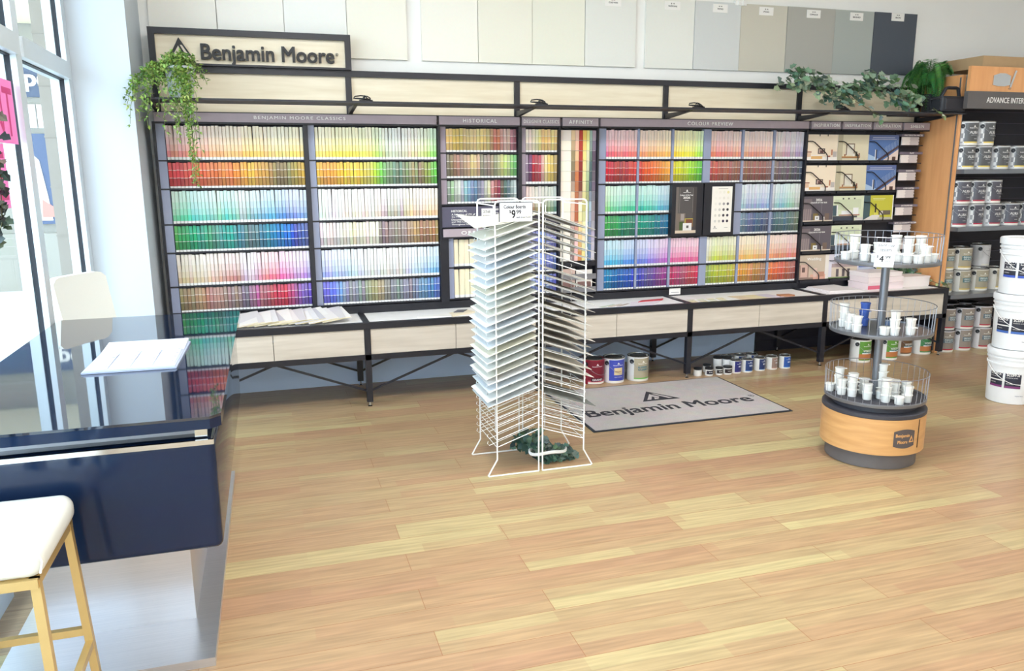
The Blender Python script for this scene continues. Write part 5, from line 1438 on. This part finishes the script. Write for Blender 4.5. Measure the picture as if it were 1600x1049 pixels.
# ------------------------------------------------------------------ leaves
def leaf(b, p, d, up, L, W, c, fold=0.25):
    d = d.normalized(); s_ = d.cross(up)
    if s_.length < 1e-4: s_ = Vector((1, 0, 0))
    s_.normalize(); n = s_.cross(d)
    q = [p, p + d * L * 0.4 + s_ * W / 2 + n * W * fold, p + d * L, p + d * L * 0.4 - s_ * W / 2 + n * W * fold]
    m = p + d * L * 0.45
    b.face([q[0], q[1], q[2], m], c); b.face([q[0], m, q[2], q[3]], c)
def ivy_leaf(b, p, d, up, L, c):
    d = d.normalized(); s_ = d.cross(up)
    if s_.length < 1e-4: s_ = Vector((1, 0, 0))
    s_.normalize(); n = s_.cross(d)
    pts = [(0, 0), (0.18, 0.42), (0.42, 0.26), (0.62, 0.34), (1, 0), (0.62, -0.34), (0.42, -0.26), (0.18, -0.42)]
    P = [p + d * (u * L) + s_ * (v * L) + n * (abs(v) * L * 0.25) for u, v in pts]
    m = p + d * (0.35 * L)
    for i in range(8): b.face([P[i], P[(i + 1) % 8], m], c)
rl = random.Random(21)
def rvec(): return Vector((rl.uniform(-1, 1), rl.uniform(-1, 1), rl.uniform(-1, 1)))
# trailing plant in a glazed pot at the left end of the shelf
PC = Vector((-0.458, 5.34, 2.0))
hp = thing('trailing_plant', 'trailing green plant in a pale pot at the left shelf end', 'plant', tuple(PC))
b = MB(); b.lathe([(0.062, 0.0005), (0.068, 0.003), (0.084, 0.17), (0.088, 0.172), (0.088, 0.186), (0.080, 0.186), (0.076, 0.16)], PC, 36, cap1=False); pt = b.build('pot', 'pot_glaze', hp)
b = MB(); b.lathe([(0.077, 0.158), (0.04, 0.166)], PC, 20); b.build('soil', 'soil', hp)
fo = MB(); stm = MB()
GC = [(118, 156, 70), (140, 176, 84), (96, 136, 62), (160, 190, 100), (84, 118, 60), (150, 170, 90), (176, 196, 120)]
strands = []
for k in range(46):
    a = rl.uniform(0, 2 * PI); r_ = rl.uniform(0.05, 0.15)
    strands.append(([PC + Vector((0, 0, 0.17)), PC + Vector((math.cos(a) * r_ * 0.6, math.sin(a) * r_ * 0.6, 0.20 + rl.uniform(0.0, 0.07))), PC + Vector((math.cos(a) * r_ * 1.2, math.sin(a) * r_ * 1.2, 0.14 + rl.uniform(-0.08, 0.07)))], 13))
for k in range(16):   # to the left
    ex = rl.uniform(-0.30, -0.12); ez = rl.uniform(-0.18, 0.04)
    strands.append(([PC + Vector((-0.03, 0, 0.18)), PC + Vector((ex * 0.5, -0.08, 0.19)), PC + Vector((ex * 0.85, -0.13, 0.10)), PC + Vector((ex, -0.15, ez))], 17))
for k in range(14):   # over the shelf front
    ex = rl.uniform(-0.10, 0.09); ez = rl.uniform(-0.30, -0.08)
    strands.append(([PC + Vector((0, -0.03, 0.18)), PC + Vector((ex * 0.6, -0.11, 0.15)), PC + Vector((ex, -0.165, 0.02)), PC + Vector((ex * 1.1, -0.175, ez))], 20))
for k in range(5):    # long central strands
    ex = rl.uniform(0.0, 0.075); ez = rl.uniform(-0.53, -0.36)
    strands.append(([PC + Vector((0.02, -0.03, 0.18)), PC + Vector((ex, -0.13, 0.12)), PC + Vector((ex + 0.005, -0.172, 0.0)), PC + Vector((ex + 0.012, -0.175, ez * 0.5)), PC + Vector((ex + 0.02, -0.17, ez))], 32))
for pts, n in strands:
    path = []
    for i in range(n + 1):
        t = i / n * (len(pts) - 1); j = min(int(t), len(pts) - 2); u = t - j
        path.append(pts[j].lerp(pts[j + 1], u) + rvec() * 0.006)
    stm.tube(path, 0.0014, 4, col=sr(110, 128, 70))
    for i in range(1, n + 1):
        for q in range(2):
            d = rvec() + Vector((0, -0.3, -0.2)); c = rl.choice(GC)
            leaf(fo, path[i] + rvec() * 0.006, d, Vector((0, 0.3, 1)) + rvec() * 0.5, rl.uniform(0.022, 0.034), rl.uniform(0.013, 0.019), sr(*jitter(c, 8)))
fo.build('foliage', 'leaf', hp); stm.build('stems', 'leaf', hp)

def ivy(name, label, pts, n, L, spread, cols_, leaves=3, cat='ivy', base=None):
    t = thing(name, label, cat, base or tuple(pts[0]))
    s_ = MB(); f_ = MB(); path = []
    for i in range(n + 1):
        q = i / n * (len(pts) - 1); j = min(int(q), len(pts) - 2)
        path.append(Vector(pts[j]).lerp(Vector(pts[j + 1]), q - j) + rvec() * spread * 0.15)
    s_.tube(path, 0.0025, 5, col=sr(90, 96, 64))
    for i in range(n + 1):
        for q in range(leaves):
            o_ = rvec() * spread
            o_.y *= 0.45
            d = Vector((rl.uniform(-1, 1), rl.uniform(-0.9, -0.1), rl.uniform(-1.0, 0.3)))
            ivy_leaf(f_, path[i] + o_, d, Vector((0, -0.8, 0.6)) + rvec() * 0.3, rl.uniform(0.7, 1.15) * L, sr(*jitter(rl.choice(cols_), 10)))
    f_.build('foliage', 'leaf', t); s_.build('stem', 'leaf', t)
    return t
IC = [(104, 130, 106), (126, 150, 120), (86, 112, 96), (150, 168, 140), (110, 136, 124), (92, 120, 88)]
ivy('ivy_garland', 'grey green ivy garland trailing over the right end of shelf', [(3.90, 5.50, 2.24), (4.02, 5.45, 2.27), (4.16, 5.40, 2.20), (4.30, 5.40, 2.10), (4.42, 5.38, 2.14), (4.56, 5.40, 2.22), (4.70, 5.42, 2.24), (4.86, 5.40, 2.16), (5.02, 5.36, 2.08)], 70, 0.068, 0.078, IC, 5, base=(4.45, 5.4, 2.0))
ivy('ivy_sprig', 'single ivy sprig hanging below the thin shelf above inspiration headers', [(4.30, 5.22, 2.09), (4.44, 5.19, 2.01), (4.52, 5.18, 1.97), (4.56, 5.19, 1.955)], 9, 0.050, 0.022, IC, 1)
ivy('ivy_sprig', 'variegated ivy tips poking out below the shelf above the sheen rack', [(5.10, 5.24, 2.03), (5.16, 5.20, 1.98), (5.20, 5.20, 1.95)], 6, 0.035, 0.016, [(226, 222, 196), (150, 160, 110), (110, 130, 90)], 1)
ivy('ivy_bush', 'bushy grey green ivy at the right end of the table', [(5.08, 5.62, 0.68), (5.18, 5.62, 0.76), (5.28, 5.60, 0.74), (5.37, 5.55, 0.66)], 26, 0.050, 0.085, IC, 6, base=(5.24, 5.6, 0.575))
ivy('ivy_sprig', 'small pale ivy sprig hanging off the right table corner', [(5.36, 5.42, 0.64), (5.42, 5.30, 0.60), (5.47, 5.24, 0.60)], 8, 0.036, 0.022, [(176, 180, 140), (130, 140, 100), (110, 126, 90)], 2)
ivy('ivy_garland', 'ivy bundle lying on the floor inside the wire rack', [(1.24, 4.00, 0.10), (1.30, 3.95, 0.12), (1.33, 3.88, 0.07), (1.38, 3.86, 0.05), (1.44, 3.86, 0.04), (1.50, 3.86, 0.045)], 34, 0.050, 0.045, [(70, 96, 84), (92, 118, 104), (60, 84, 78), (110, 134, 120)], 5, base=(1.36, 3.88, 0))
b = MB(); pth = []
for i in range(60):
    u = i / 59 * 4 * PI
    pth.append((1.375 + 0.105 * math.cos(u), 3.86 + 0.055 * math.sin(u), 0.056 + 0.006 * math.sin(u * 3) + 0.00025 * i))
b.tube(pth, 0.0055, 6); top(b, 'power_cord', 'white_wire', 'coiled white cord lying on the ivy inside the wire rack', 'cord')
ivy('ivy_strand', 'dark ivy strand hanging beside the window at the left edge', [(-0.985, 3.58, 1.80), (-0.98, 3.56, 1.62), (-0.985, 3.54, 1.48), (-0.98, 3.50, 1.40), (-0.985, 3.45, 1.32)], 18, 0.045, 0.014, [(56, 66, 60), (84, 96, 80), (44, 52, 50), (110, 116, 96)], 2)
# fern
FC = Vector((5.335, 5.53, 1.9995))
fn_ = thing('potted_fern', 'full green fern with drooping fronds behind the black speaker', 'fern', tuple(FC))
b = MB(); b.lathe([(0.05, 0), (0.06, 0.16), (0.062, 0.165), (0.055, 0.16)], FC, 28); b.build('pot', 'black_plastic', fn_)
fd = MB(); fs_ = MB()
for k in range(64):
    a = 2 * PI * k / 64 * 3.0 + rl.uniform(-0.2, 0.2)
    R_ = rl.uniform(0.13, 0.27) * (1.0 if math.cos(a) < 0.5 else 0.8); hpk = rl.uniform(0.30, 0.45); dz = rl.uniform(0.03, 0.26)
    dirv = Vector((math.cos(a), math.sin(a) * (0.75 if math.sin(a) > 0 else 0.6), 0)); n = 20; path = []
    for i in range(n + 1):
        t = i / n
        z = 0.22 + (hpk - 0.22) * math.sin(min(t / 0.45, 1) * PI / 2) - (hpk - dz) * (max(0, t - 0.35) / 0.65) ** 1.5
        q3 = FC + dirv * R_ * (1 - (1 - t) ** 2.0) + Vector((0, 0, z))
        if q3.z < 2.33 and q3.y > 5.26: q3.x = min(q3.x, 5.365)
        path.append(q3)
    col = rl.choice([(92, 166, 92), (76, 148, 84), (128, 190, 104), (66, 130, 78), (108, 174, 94)])
    fs_.tube(path, 0.002, 4, col=sr(70, 110, 56))
    for i in range(2, n + 1):
        tdir = (path[i] - path[i - 1]).normalized(); sd = tdir.cross(Vector((0, 0, 1)))
        sd = sd.normalized() if sd.length > 1e-4 else Vector((1, 0, 0))
        ll = 0.056 * math.sin(PI * (0.14 + 0.82 * i / n)) + 0.008
        for s_ in (-1, 1):
            for h_ in (0, 0.5):
                leaf(fd, path[i].lerp(path[i - 1], h_), sd * s_ + tdir * 0.35 + Vector((0, 0, -0.15)), Vector((0, -0.4, 1)), ll, 0.0115, sr(*jitter(col, 16)), 0.1)
fd.build('foliage', 'leaf', fn_); fs_.build('stems', 'leaf', fn_)
# speaker
spk = thing('speaker', 'black portable speaker with carry handle on the right shelf end', 'speaker', (5.32, 5.30, 1.999))
b = MB(); b.rbox(5.185, 5.430, 5.235, 5.365, 2.000, 2.128, 0.018); b.build('body', 'black_plastic', spk)
b = MB(); b.rbox(5.215, 5.40, 5.228, 5.25, 2.016, 2.112, 0.010); b.build('grille', 'dark_back', spk)
for s_ in (5.180,):
    b = MB(); b.tube([(5.182, 5.25, 2.02), (5.182, 5.25, 2.11), (5.182, 5.35, 2.11), (5.182, 5.35, 2.02)], 0.008, 8, True); b.build('end_ring', 'drum_dark', spk)
b = MB(); b.tube([(5.225, 5.30, 2.120), (5.27, 5.30, 2.19), (5.295, 5.30, 2.196), (5.375, 5.30, 2.196), (5.395, 5.30, 2.19), (5.415, 5.30, 2.120)], 0.0135, 8); b.build('handle', 'black_plastic', spk)

# ------------------------------------------------------------------ round tester stand
SX, SY = 3.115, 3.41
ST = thing('tester_stand', 'round three-tier wire tray stand on a wood drum base', 'display stand', (SX, SY, 0))
c0 = (SX, SY, 0)
b = MB(); b.lathe([(0.228, 0.0), (0.232, 0.003), (0.232, 0.092)], c0, 72); b.build('plinth', 'plinth_grey', ST)
b = MB(); b.lathe([(0.240, 0.088), (0.264, 0.088), (0.264, 0.281), (0.25, 0.281)], c0, 72); dr = b.build('drum', 'maple_round', ST)
b = MB(); b.lathe([(0.262, 0.2812), (0.265, 0.284), (0.265, 0.302), (0.258, 0.305), (0.20, 0.306)], c0, 72); b.build('drum_top', 'drum_dark', ST)
b = MB(); b.lathe([(0.215, 0.306), (0.215, 0.336)], c0, 48); b.build('turntable', 'drum_dark', ST)
va = math.atan2(-SY, -SX)
F = cylfn(SX, SY, 0.2645, va + 0.66, 0.180)
b = MB(); poly = [(-0.062, -0.040), (-0.030, -0.052), (0.03, -0.052), (0.058, -0.042), (0.062, 0.040), (0.03, 0.052), (-0.03, 0.050), (-0.062, 0.038)]
n_ = 8
for k in range(n_):
    a0 = -0.062 + 0.124 * k / n_; a1 = -0.062 + 0.124 * (k + 1) / n_
    def top_(a): return 0.040 + 0.012 * math.sin(PI * (a + 0.062) / 0.124)
    b.face([F(a0, -top_(a0), 0.001), F(a1, -top_(a1), 0.001), F(a1, top_(a1), 0.001), F(a0, top_(a0), 0.001)], sr(92, 84, 84))
bd_ = b.build('badge', 'matte', dr)
b = MB(); write(b, 'Benjamin', F, -0.012, 0.016, 0.080, 0.024, sr(226, 170, 110), bold=0.026, d0=0.002); write(b, 'Moore', F, -0.012, -0.016, 0.056, 0.019, sr(226, 170, 110), bold=0.026, d0=0.002)
for tri, cc in (([(0.024, -0.020), (0.056, -0.020), (0.040, 0.018)], (226, 170, 110)), ([(0.033, -0.014), (0.049, -0.014), (0.041, 0.004)], (92, 84, 84))):
    b.face([F(a, c, 0.0024 if cc[0] > 100 else 0.0028) for a, c in tri], sr(*cc))
b.build('badge_lettering', 'matte', bd_)
F = cylfn(SX, SY, 0.2645, va + 1.02, 0.19)
b = MB(); sheet(b, F, -0.004, 0.004, -0.07, 0.085, sr(60, 44, 34), 0.0005); b.build('seam', 'matte', dr)
b = MB(); b.lathe([(0.021, 0.30), (0.021, 1.10)], c0, 28, cap0=True); b.build('pole', 'grey_metal', ST)
TR = [(0.340, 0.490), (0.704, 0.855), (1.074, 1.224)]
for k, (zb, zt) in enumerate(TR):
    b = MB(); b.lathe([(0.020, zb + 0.004), (0.245, zb + 0.002), (0.256, zb), (0.258, zb + 0.006), (0.258, zb + 0.018), (0.254, zb + 0.020), (0.252, zb + 0.012), (0.020, zb + 0.010)], c0, 72, cap0=False, cap1=False)
    ty = b.build('tray', 'grey_metal', ST)
    if k == 0:
        b = MB(); b.lathe([(0.022, zb + 0.0122), (0.248, zb + 0.0122), (0.250, zb + 0.0110)], c0, 64, cap0=False, cap1=False); b.build('dark_tray_disc', 'drum_dark', ST)  # dark disc laid over the floor of the bottom tray
    b = MB(); n = 40
    for q in range(n):
        a = 2 * PI * q / n
        b.tube([(SX + 0.255 * math.cos(a), SY + 0.255 * math.sin(a), zb + 0.012), (SX + 0.259 * math.cos(a), SY + 0.259 * math.sin(a), zt)], 0.0014, 4)
    ring = [(SX + 0.259 * math.cos(2 * PI * q / 64), SY + 0.259 * math.sin(2 * PI * q / 64), zt) for q in range(64)]
    b.tube(ring, 0.0022, 5, True)
    b.build('wire_basket', 'grey_wire', ST)
    b = MB(); b.lathe([(0.021, zb - 0.014), (0.028, zb - 0.012), (0.028, zb + 0.004)], c0, 24); b.build('collar', 'grey_metal', ST)
b = MB(); b.lathe([(0.022, 1.076), (0.022, 1.092)], c0, 24); b.build('pole_cap', 'grey_metal', ST)
# price card clipped to the top basket
pv = Vector((math.cos(va), math.sin(va), 0)); pr = Vector((-math.sin(va), math.cos(va), 0))
fx = Vector((SX, SY, 1.078)) + pv * 0.266 + pr * -0.012
tilt = (Vector((0, 0, 1)) + pr * 0.06).normalized()
fl = framefn(fx, pr, tilt)
pc = thing('price_card', 'white cup tester price card clipped to the top wire tray', 'sign', tuple(fx))
b = MB(); vs = [fl(a, c, d) for d in (-0.0018, 0) for a, c in ((-0.045, 0), (0.045, 0), (0.045, 0.124), (-0.045, 0.124))]
b.raw(vs, [(3, 2, 1, 0), (4, 5, 6, 7), (0, 1, 5, 4), (1, 2, 6, 5), (2, 3, 7, 6), (3, 0, 4, 7)], sr(238, 240, 246)); b.build('card', 'card', pc)
b = MB(); write(b, 'paint cup', fl, 0, 0.108, 0.072, 0.018, d0=0.001); write(b, 'testers', fl, 0, 0.086, 0.052, 0.014, d0=0.001); write(b, '(limited time only)', fl, 0, 0.071, 0.05, 0.005, d0=0.001)
write(b, '$', fl, -0.033, 0.052, 0.008, 0.014, d0=0.001); write(b, '4', fl, -0.014, 0.042, 0.020, 0.032, d0=0.001, bold=0.02); write(b, '99', fl, 0.014, 0.050, 0.024, 0.016, d0=0.001); write(b, 'each', fl, 0.016, 0.030, 0.02, 0.007, d0=0.001)
b.build('lettering', 'text_black', pc)
# tester cups
def cup_mesh(rng):
    b = MB(); r = 0.0245
    b.lathe([(r * 0.86, 0.0), (r * 0.90, 0.002), (r * 1.0, 0.036), (r * 1.10, 0.037), (r * 1.10, 0.0415), (r * 1.02, 0.043), (r * 0.5, 0.0428)], (0, 0, 0), 22)
    b.box(r * 0.95, r * 1.42, -0.006, 0.006, 0.0375, 0.041)
    return b
CUP_H = 0.0432
cup0 = cup_mesh(None).build('tester_cup', 'cup_white'); cup0.name = 'tester_cup'
cupb = cup_mesh(None); 
first_cup = [True]
def cup(x, y, z, rz, label, blue=False):
    if blue:
        o = cup_mesh(None).build('tester_cup', 'cup_blue')
    elif first_cup[0]:
        o = cup0; first_cup[0] = False
    else:
        o = cup0.copy(); COL.objects.link(o)
    o.location = (x, y, z); o.rotation_euler = (0, 0, rz)
    tag(o, label, 'tester cup', 'tester cups in the wire trays')
LV = ['lowest', 'second up', 'third up', 'fourth up']
rcu = random.Random(9)
def stacks(tr, tname, lst):
    zb = TR[tr][0] + 0.0125
    lst = sorted(lst, key=lambda s_: s_[0])
    for i, (a, f_, n, bl) in enumerate(lst):
        # a: across the view (right positive), f_: towards the viewer
        p = Vector((SX, SY, 0)) + pr * -a * -1 + pv * f_
        p = Vector((SX, SY, 0)) + pr * a + pv * f_
        for k in range(n):
            lv = 'only' if n == 1 else ('topmost' if k == n - 1 else LV[k])
            cup(p.x + rcu.uniform(-0.002, 0.002), p.y + rcu.uniform(-0.002, 0.002), zb + k * (CUP_H + 0.0003), rcu.uniform(0, 6.28) if k == 0 else rcu.uniform(-0.9, 1.2), '%s tester cup, %s in %s stack from left, %s tray' % ('blue' if bl else 'white', lv, ordn(i + 1), tname), bl)
stacks(2, 'top', [(-0.165, -0.02, 3, 0), (-0.105, 0.075, 2, 0), (-0.20, 0.05, 1, 0), (0.038, -0.045, 3, 0), (0.095, 0.095, 1, 0), (0.100, 0.005, 3, 0), (0.155, -0.06, 3, 0), (0.178, 0.055, 2, 0), (0.055, 0.05, 1, 0), (-0.045, -0.07, 2, 0), (0.215, 0.0, 1, 0), (-0.05, 0.13, 1, 0), (0.145, 0.11, 1, 0)])
stacks(1, 'middle', [(-0.185, 0.02, 3, 0), (-0.150, 0.085, 2, 0), (-0.115, 0.155, 2, 0), (-0.085, -0.05, 3, 1), (0.020, 0.175, 1, 0), (0.068, 0.16, 3, 0), (0.140, 0.115, 2, 0)])
stacks(0, 'bottom', [(-0.185, 0.0, 3, 0), (-0.165, 0.085, 2, 0), (-0.118, -0.02, 2, 0), (-0.110, 0.105, 3, 0), (-0.035, 0.135, 2, 0), (-0.055, 0.02, 2, 0), (0.030, 0.0, 4, 0), (0.028, 0.088, 1, 0), (0.055, 0.15, 3, 0), (0.095, -0.01, 2, 0), (0.098, 0.065, 2, 0), (0.120, 0.165, 1, 0), (0.150, 0.005, 2, 0), (0.160, 0.105, 2, 0), (-0.225, 0.03, 1, 0)])
b = MB(); q_ = Vector((SX, SY, 0)) + pr * 0.05 - pv * 0.12
M = Matrix.Translation((q_.x, q_.y, TR[1][0] + 0.013)) @ Matrix.Rotation(va, 4, 'Z')
b.box(-0.015, 0.015, -0.03, 0.03, 0, 0.02, sr(96, 120, 160), M); top(b, 'swatch_box', 'matte', 'small dusty blue block behind the pole in the middle tray', 'box')

# ------------------------------------------------------------------ black counter at the window
CT = thing('counter', 'glossy black counter on a brushed steel pedestal by the window', 'counter', (-0.6, 3.4, 0))
def chamf(x0, x1, y0, y1, c, z0, z1, b):
    b.prism([(x0, y0), (x1 - c, y0), (x1, y0 + c), (x1, y1), (x0, y1)], lambda a, q, d: (a, q, d), z0, z1)
b = MB(); chamf(-1.015, -0.175, 2.38, 4.26, 0.03, 0.852, 0.86, b); b.build('glass_top', 'black_gloss', CT)
b = MB(); chamf(-1.014, -0.176, 2.381, 4.259, 0.03, 0.822, 0.852, b); b.build('top_board', 'hazed_black_gloss', CT)
b = MB(); b.rbox(-0.985, -0.200, 2.415, 4.165, 0.425, 0.778, 0.022); b.build('body', 'hazed_black_gloss', CT)
b = MB(); b.box(-0.98, -0.202, 2.405, 2.416, 0.766, 0.781); b.build('trim_bar', 'chrome', CT)
b = MB(); b.box(-0.97, -0.24, 2.49, 4.14, 0.7782, 0.790); b.build('top_sheet', 'brushed_steel', CT)
b = MB(); b.box(-0.62, -0.56, 3.0, 3.9, 0.790, 0.822); b.build('top_support', 'brushed_steel', CT)
for x, y in ((-0.235, 2.43), (-0.235, 4.12)):
    b = MB(); b.box(x - 0.020, x + 0.015, y, y + 0.03, 0.776, 0.823); b.build('standoff', 'chrome', CT)
b = MB(); b.box(-0.810, -0.335, 2.725, 4.05, 0.03, 0.43); b.build('pedestal', 'brushed_steel', CT)
b = MB(); b.box(-0.905, -0.258, 2.46, 4.16, 0.0, 0.03); b.build('base_plate', 'brushed_steel', CT)
# paint swatch brochure in a clear sleeve
bk = thing('swatch_folder', 'open white swatch folder in a clear sleeve on black counter', 'folder', (-0.52, 3.25, 0.8605))
M = Matrix.Translation((-0.512, 3.27, 0.861)) @ Matrix.Rotation(-0.02, 4, 'Z')
b = MB(); b.box(-0.158, 0.158, -0.235, 0.235, 0, 0.006, sr(176, 186, 210), M); b.box(-0.152, 0.152, -0.228, 0.228, 0.006, 0.010, sr(196, 204, 224), M); b.build('cover', 'print_gloss', bk)
b = MB()
b.raw([M @ Vector(p) for p in ((-0.152, 0.06, 0.011), (0.152, 0.06, 0.011), (0.152, 0.225, 0.022), (-0.152, 0.225, 0.022), (-0.152, 0.06, 0.010), (0.152, 0.06, 0.010), (0.152, 0.225, 0.0105), (-0.152, 0.225, 0.0105))], [(0, 1, 2, 3), (7, 6, 5, 4), (0, 4, 5, 1), (1, 5, 6, 2), (2, 6, 7, 3), (3, 7, 4, 0)], sr(214, 218, 232))
b.build('flap', 'print_gloss', bk)
for q in range(4):
    for r_ in range(4):
        b = MB(); x0 = -0.145 + q * 0.074; y0 = -0.222 + r_ * 0.066 + q * 0.008
        M2 = M @ Matrix.Translation((x0, y0, 0.0105 + 0.0012 * r_)) @ Matrix.Rotation(0.03, 4, 'X')
        b.box(0, 0.068, 0, 0.058, 0, 0.0012, sr(*[(216, 218, 230), (222, 222, 230), (210, 216, 230), (222, 216, 222)][(q + r_) % 4]), M2)
        b.box(0.055, 0.064, 0.044, 0.050, 0.0012, 0.0015, sr(110, 112, 130), M2)
        b.build('swatch_card', 'print_gloss', bk)

# ------------------------------------------------------------------ stools
def stool(label, loc, rz, back):
    t = thing('bar_stool', label, 'bar stool', (0, 0, 0))
    b = MB(); b.rbox(-0.205, 0.205, -0.185, 0.185, 0.595, 0.678, 0.034, n=6)
    st = b.build('seat', 'white_vinyl', t)
    b = MB(); b.tube([(0.199, -0.183, 0.612), (0.2045, -0.178, 0.64), (0.196, -0.176, 0.668), (0.17, -0.178, 0.676)], 0.003, 6); b.build('piping', 'white_vinyl', st)
    b = MB()
    for y in (-0.172, 0.172): b.box(-0.19, 0.19, y - 0.011, y + 0.011, 0.572, 0.596)
    for x in (-0.179, 0.179): b.box(x - 0.011, x + 0.011, -0.172, 0.172, 0.572, 0.596)
    b.build('seat_frame', 'gold_metal', t)
    for sx in (-1, 1):
        for sy in (-1, 1):
            b = MB(); b.sqtube((sx * 0.180, sy * 0.162, 0.590), (sx * 0.205, sy * 0.195, 0.0), 0.022, 0.022, (1, 0, 0)); b.build('leg', 'gold_metal', t)
        b = MB(); b.sqtube((sx * 0.1965, -0.185, 0.20), (sx * 0.1965, 0.185, 0.20), 0.020, 0.022, (1, 0, 0)); b.build('stretcher', 'gold_metal', t)
    b = MB(); b.sqtube((-0.1965, 0.184, 0.24), (0.1965, 0.184, 0.24), 0.020, 0.022, (0, 1, 0)); b.build('footrest', 'gold_metal', t)
    if back:
        b = MB(); n = 14; prof = []
        vs = []
        for k in range(n + 1):
            u = -1 + 2 * k / n; x = u * 0.185
            yb = 0.19 + 0.02 * (1 - u * u)
            for z, dz in ((0.70, 0), (0.98, 0.05), (1.045, 0.055)):
                zz = z - (0.03 * max(0, abs(u) - 0.82) / 0.18 if z > 1 else 0)
                vs.append((x, yb - 0.018 + dz, zz)); vs.append((x, yb + 0.022 + dz, zz))
        fs = []
        for k in range(n):
            a = k * 6; c = a + 6
            for j in (0, 2): fs += [(a + j, c + j, c + j + 2, a + j + 2), (a + j + 1, a + j + 3, c + j + 3, c + j + 1)]
            fs += [(a + 4, c + 4, c + 5, a + 5), (a, a + 1, c + 1, c)]
        for a in (0, n * 6): fs += [(a, a + 2, a + 3, a + 1), (a + 2, a + 4, a + 5, a + 3)]
        b.raw(vs, fs, (0.8, 0.8, 0.8), True); b.build('backrest', 'white_vinyl', t)
        for sx in (-1, 1):
            b = MB(); b.sqtube((sx * 0.15, 0.172, 0.585), (sx * 0.15, 0.205, 0.78), 0.02, 0.012, (1, 0, 0)); b.build('back_support', 'gold_metal', t)
    t.location = loc; t.rotation_euler = (0, 0, rz)
    return t
stool('white seated stool with gold legs in the near left corner', (-0.785, 2.195, 0), 0.0, False)
stool('white backed stool beyond the far end of the black counter', (-0.765, 4.455, 0), 1.05, True)

# ------------------------------------------------------------------ pink window posters, facing the street
for k, (y0, y1, z0, z1, wrd) in enumerate(((3.45, 4.135, 1.690, 1.962, 'PAINT'), (3.36, 3.905, 1.418, 1.686, 'SALE'))):
    po = thing('window_poster', ('upper pink poster with red letters taped to the window', 'lower pink poster with red letters taped to the window')[k], 'poster', (XW - 0.02, (y0 + y1) / 2, z0))
    b = MB(); b.box(XW - 0.0315, XW - 0.030, y0, y1, z0, z1); b.build('sheet', 'pink_board', po)
    b = MB(); fn2 = lambda a, c, d: (XW - 0.0295 + d, a, c)
    # seen from inside the lettering is mirrored
    write(b, wrd, fn2, (y0 + y1) / 2, (z0 + z1) / 2, (y1 - y0) * 0.94, (z1 - z0) * 0.76)
    b.build('lettering', 'pink_letter', po)

# ------------------------------------------------------------------ ceiling lamps
for i, x in enumerate((0.3, 2.3, 4.9)):
    for j, y in enumerate((-2.6, 0.2, 2.9)):
        lt = thing('ceiling_light', 'square white ceiling light panel, %s from window in the %s row' % (WORDS[i], ('rear', 'middle', 'front')[j]), 'ceiling light', (x, y, ZC), 0, 'ceiling light panels')
        b = MB(); b.box(x - 0.31, x + 0.31, y - 0.31, y + 0.31, ZC - 0.03, ZC - 0.001); b.build('housing', 'white_plastic', lt)
        b = MB(); b.box(x - 0.29, x + 0.29, y - 0.29, y + 0.29, ZC - 0.034, ZC - 0.0302); b.build('diffuser', 'led_panel', lt)
        la = bpy.data.lights.new('lamp', 'AREA'); la.shape = 'SQUARE'; la.size = 0.56; la.energy = LAMP_W * (1.15, 0.2, 1.25)[j] * (1.35, 0.95, 0.72)[i]; la.color = (1.0, 0.985, 0.955)
        lo_ = bpy.data.objects.new('lamp', la); COL.objects.link(lo_); lo_.parent = lt; lo_.location = (0, 0, -0.04)
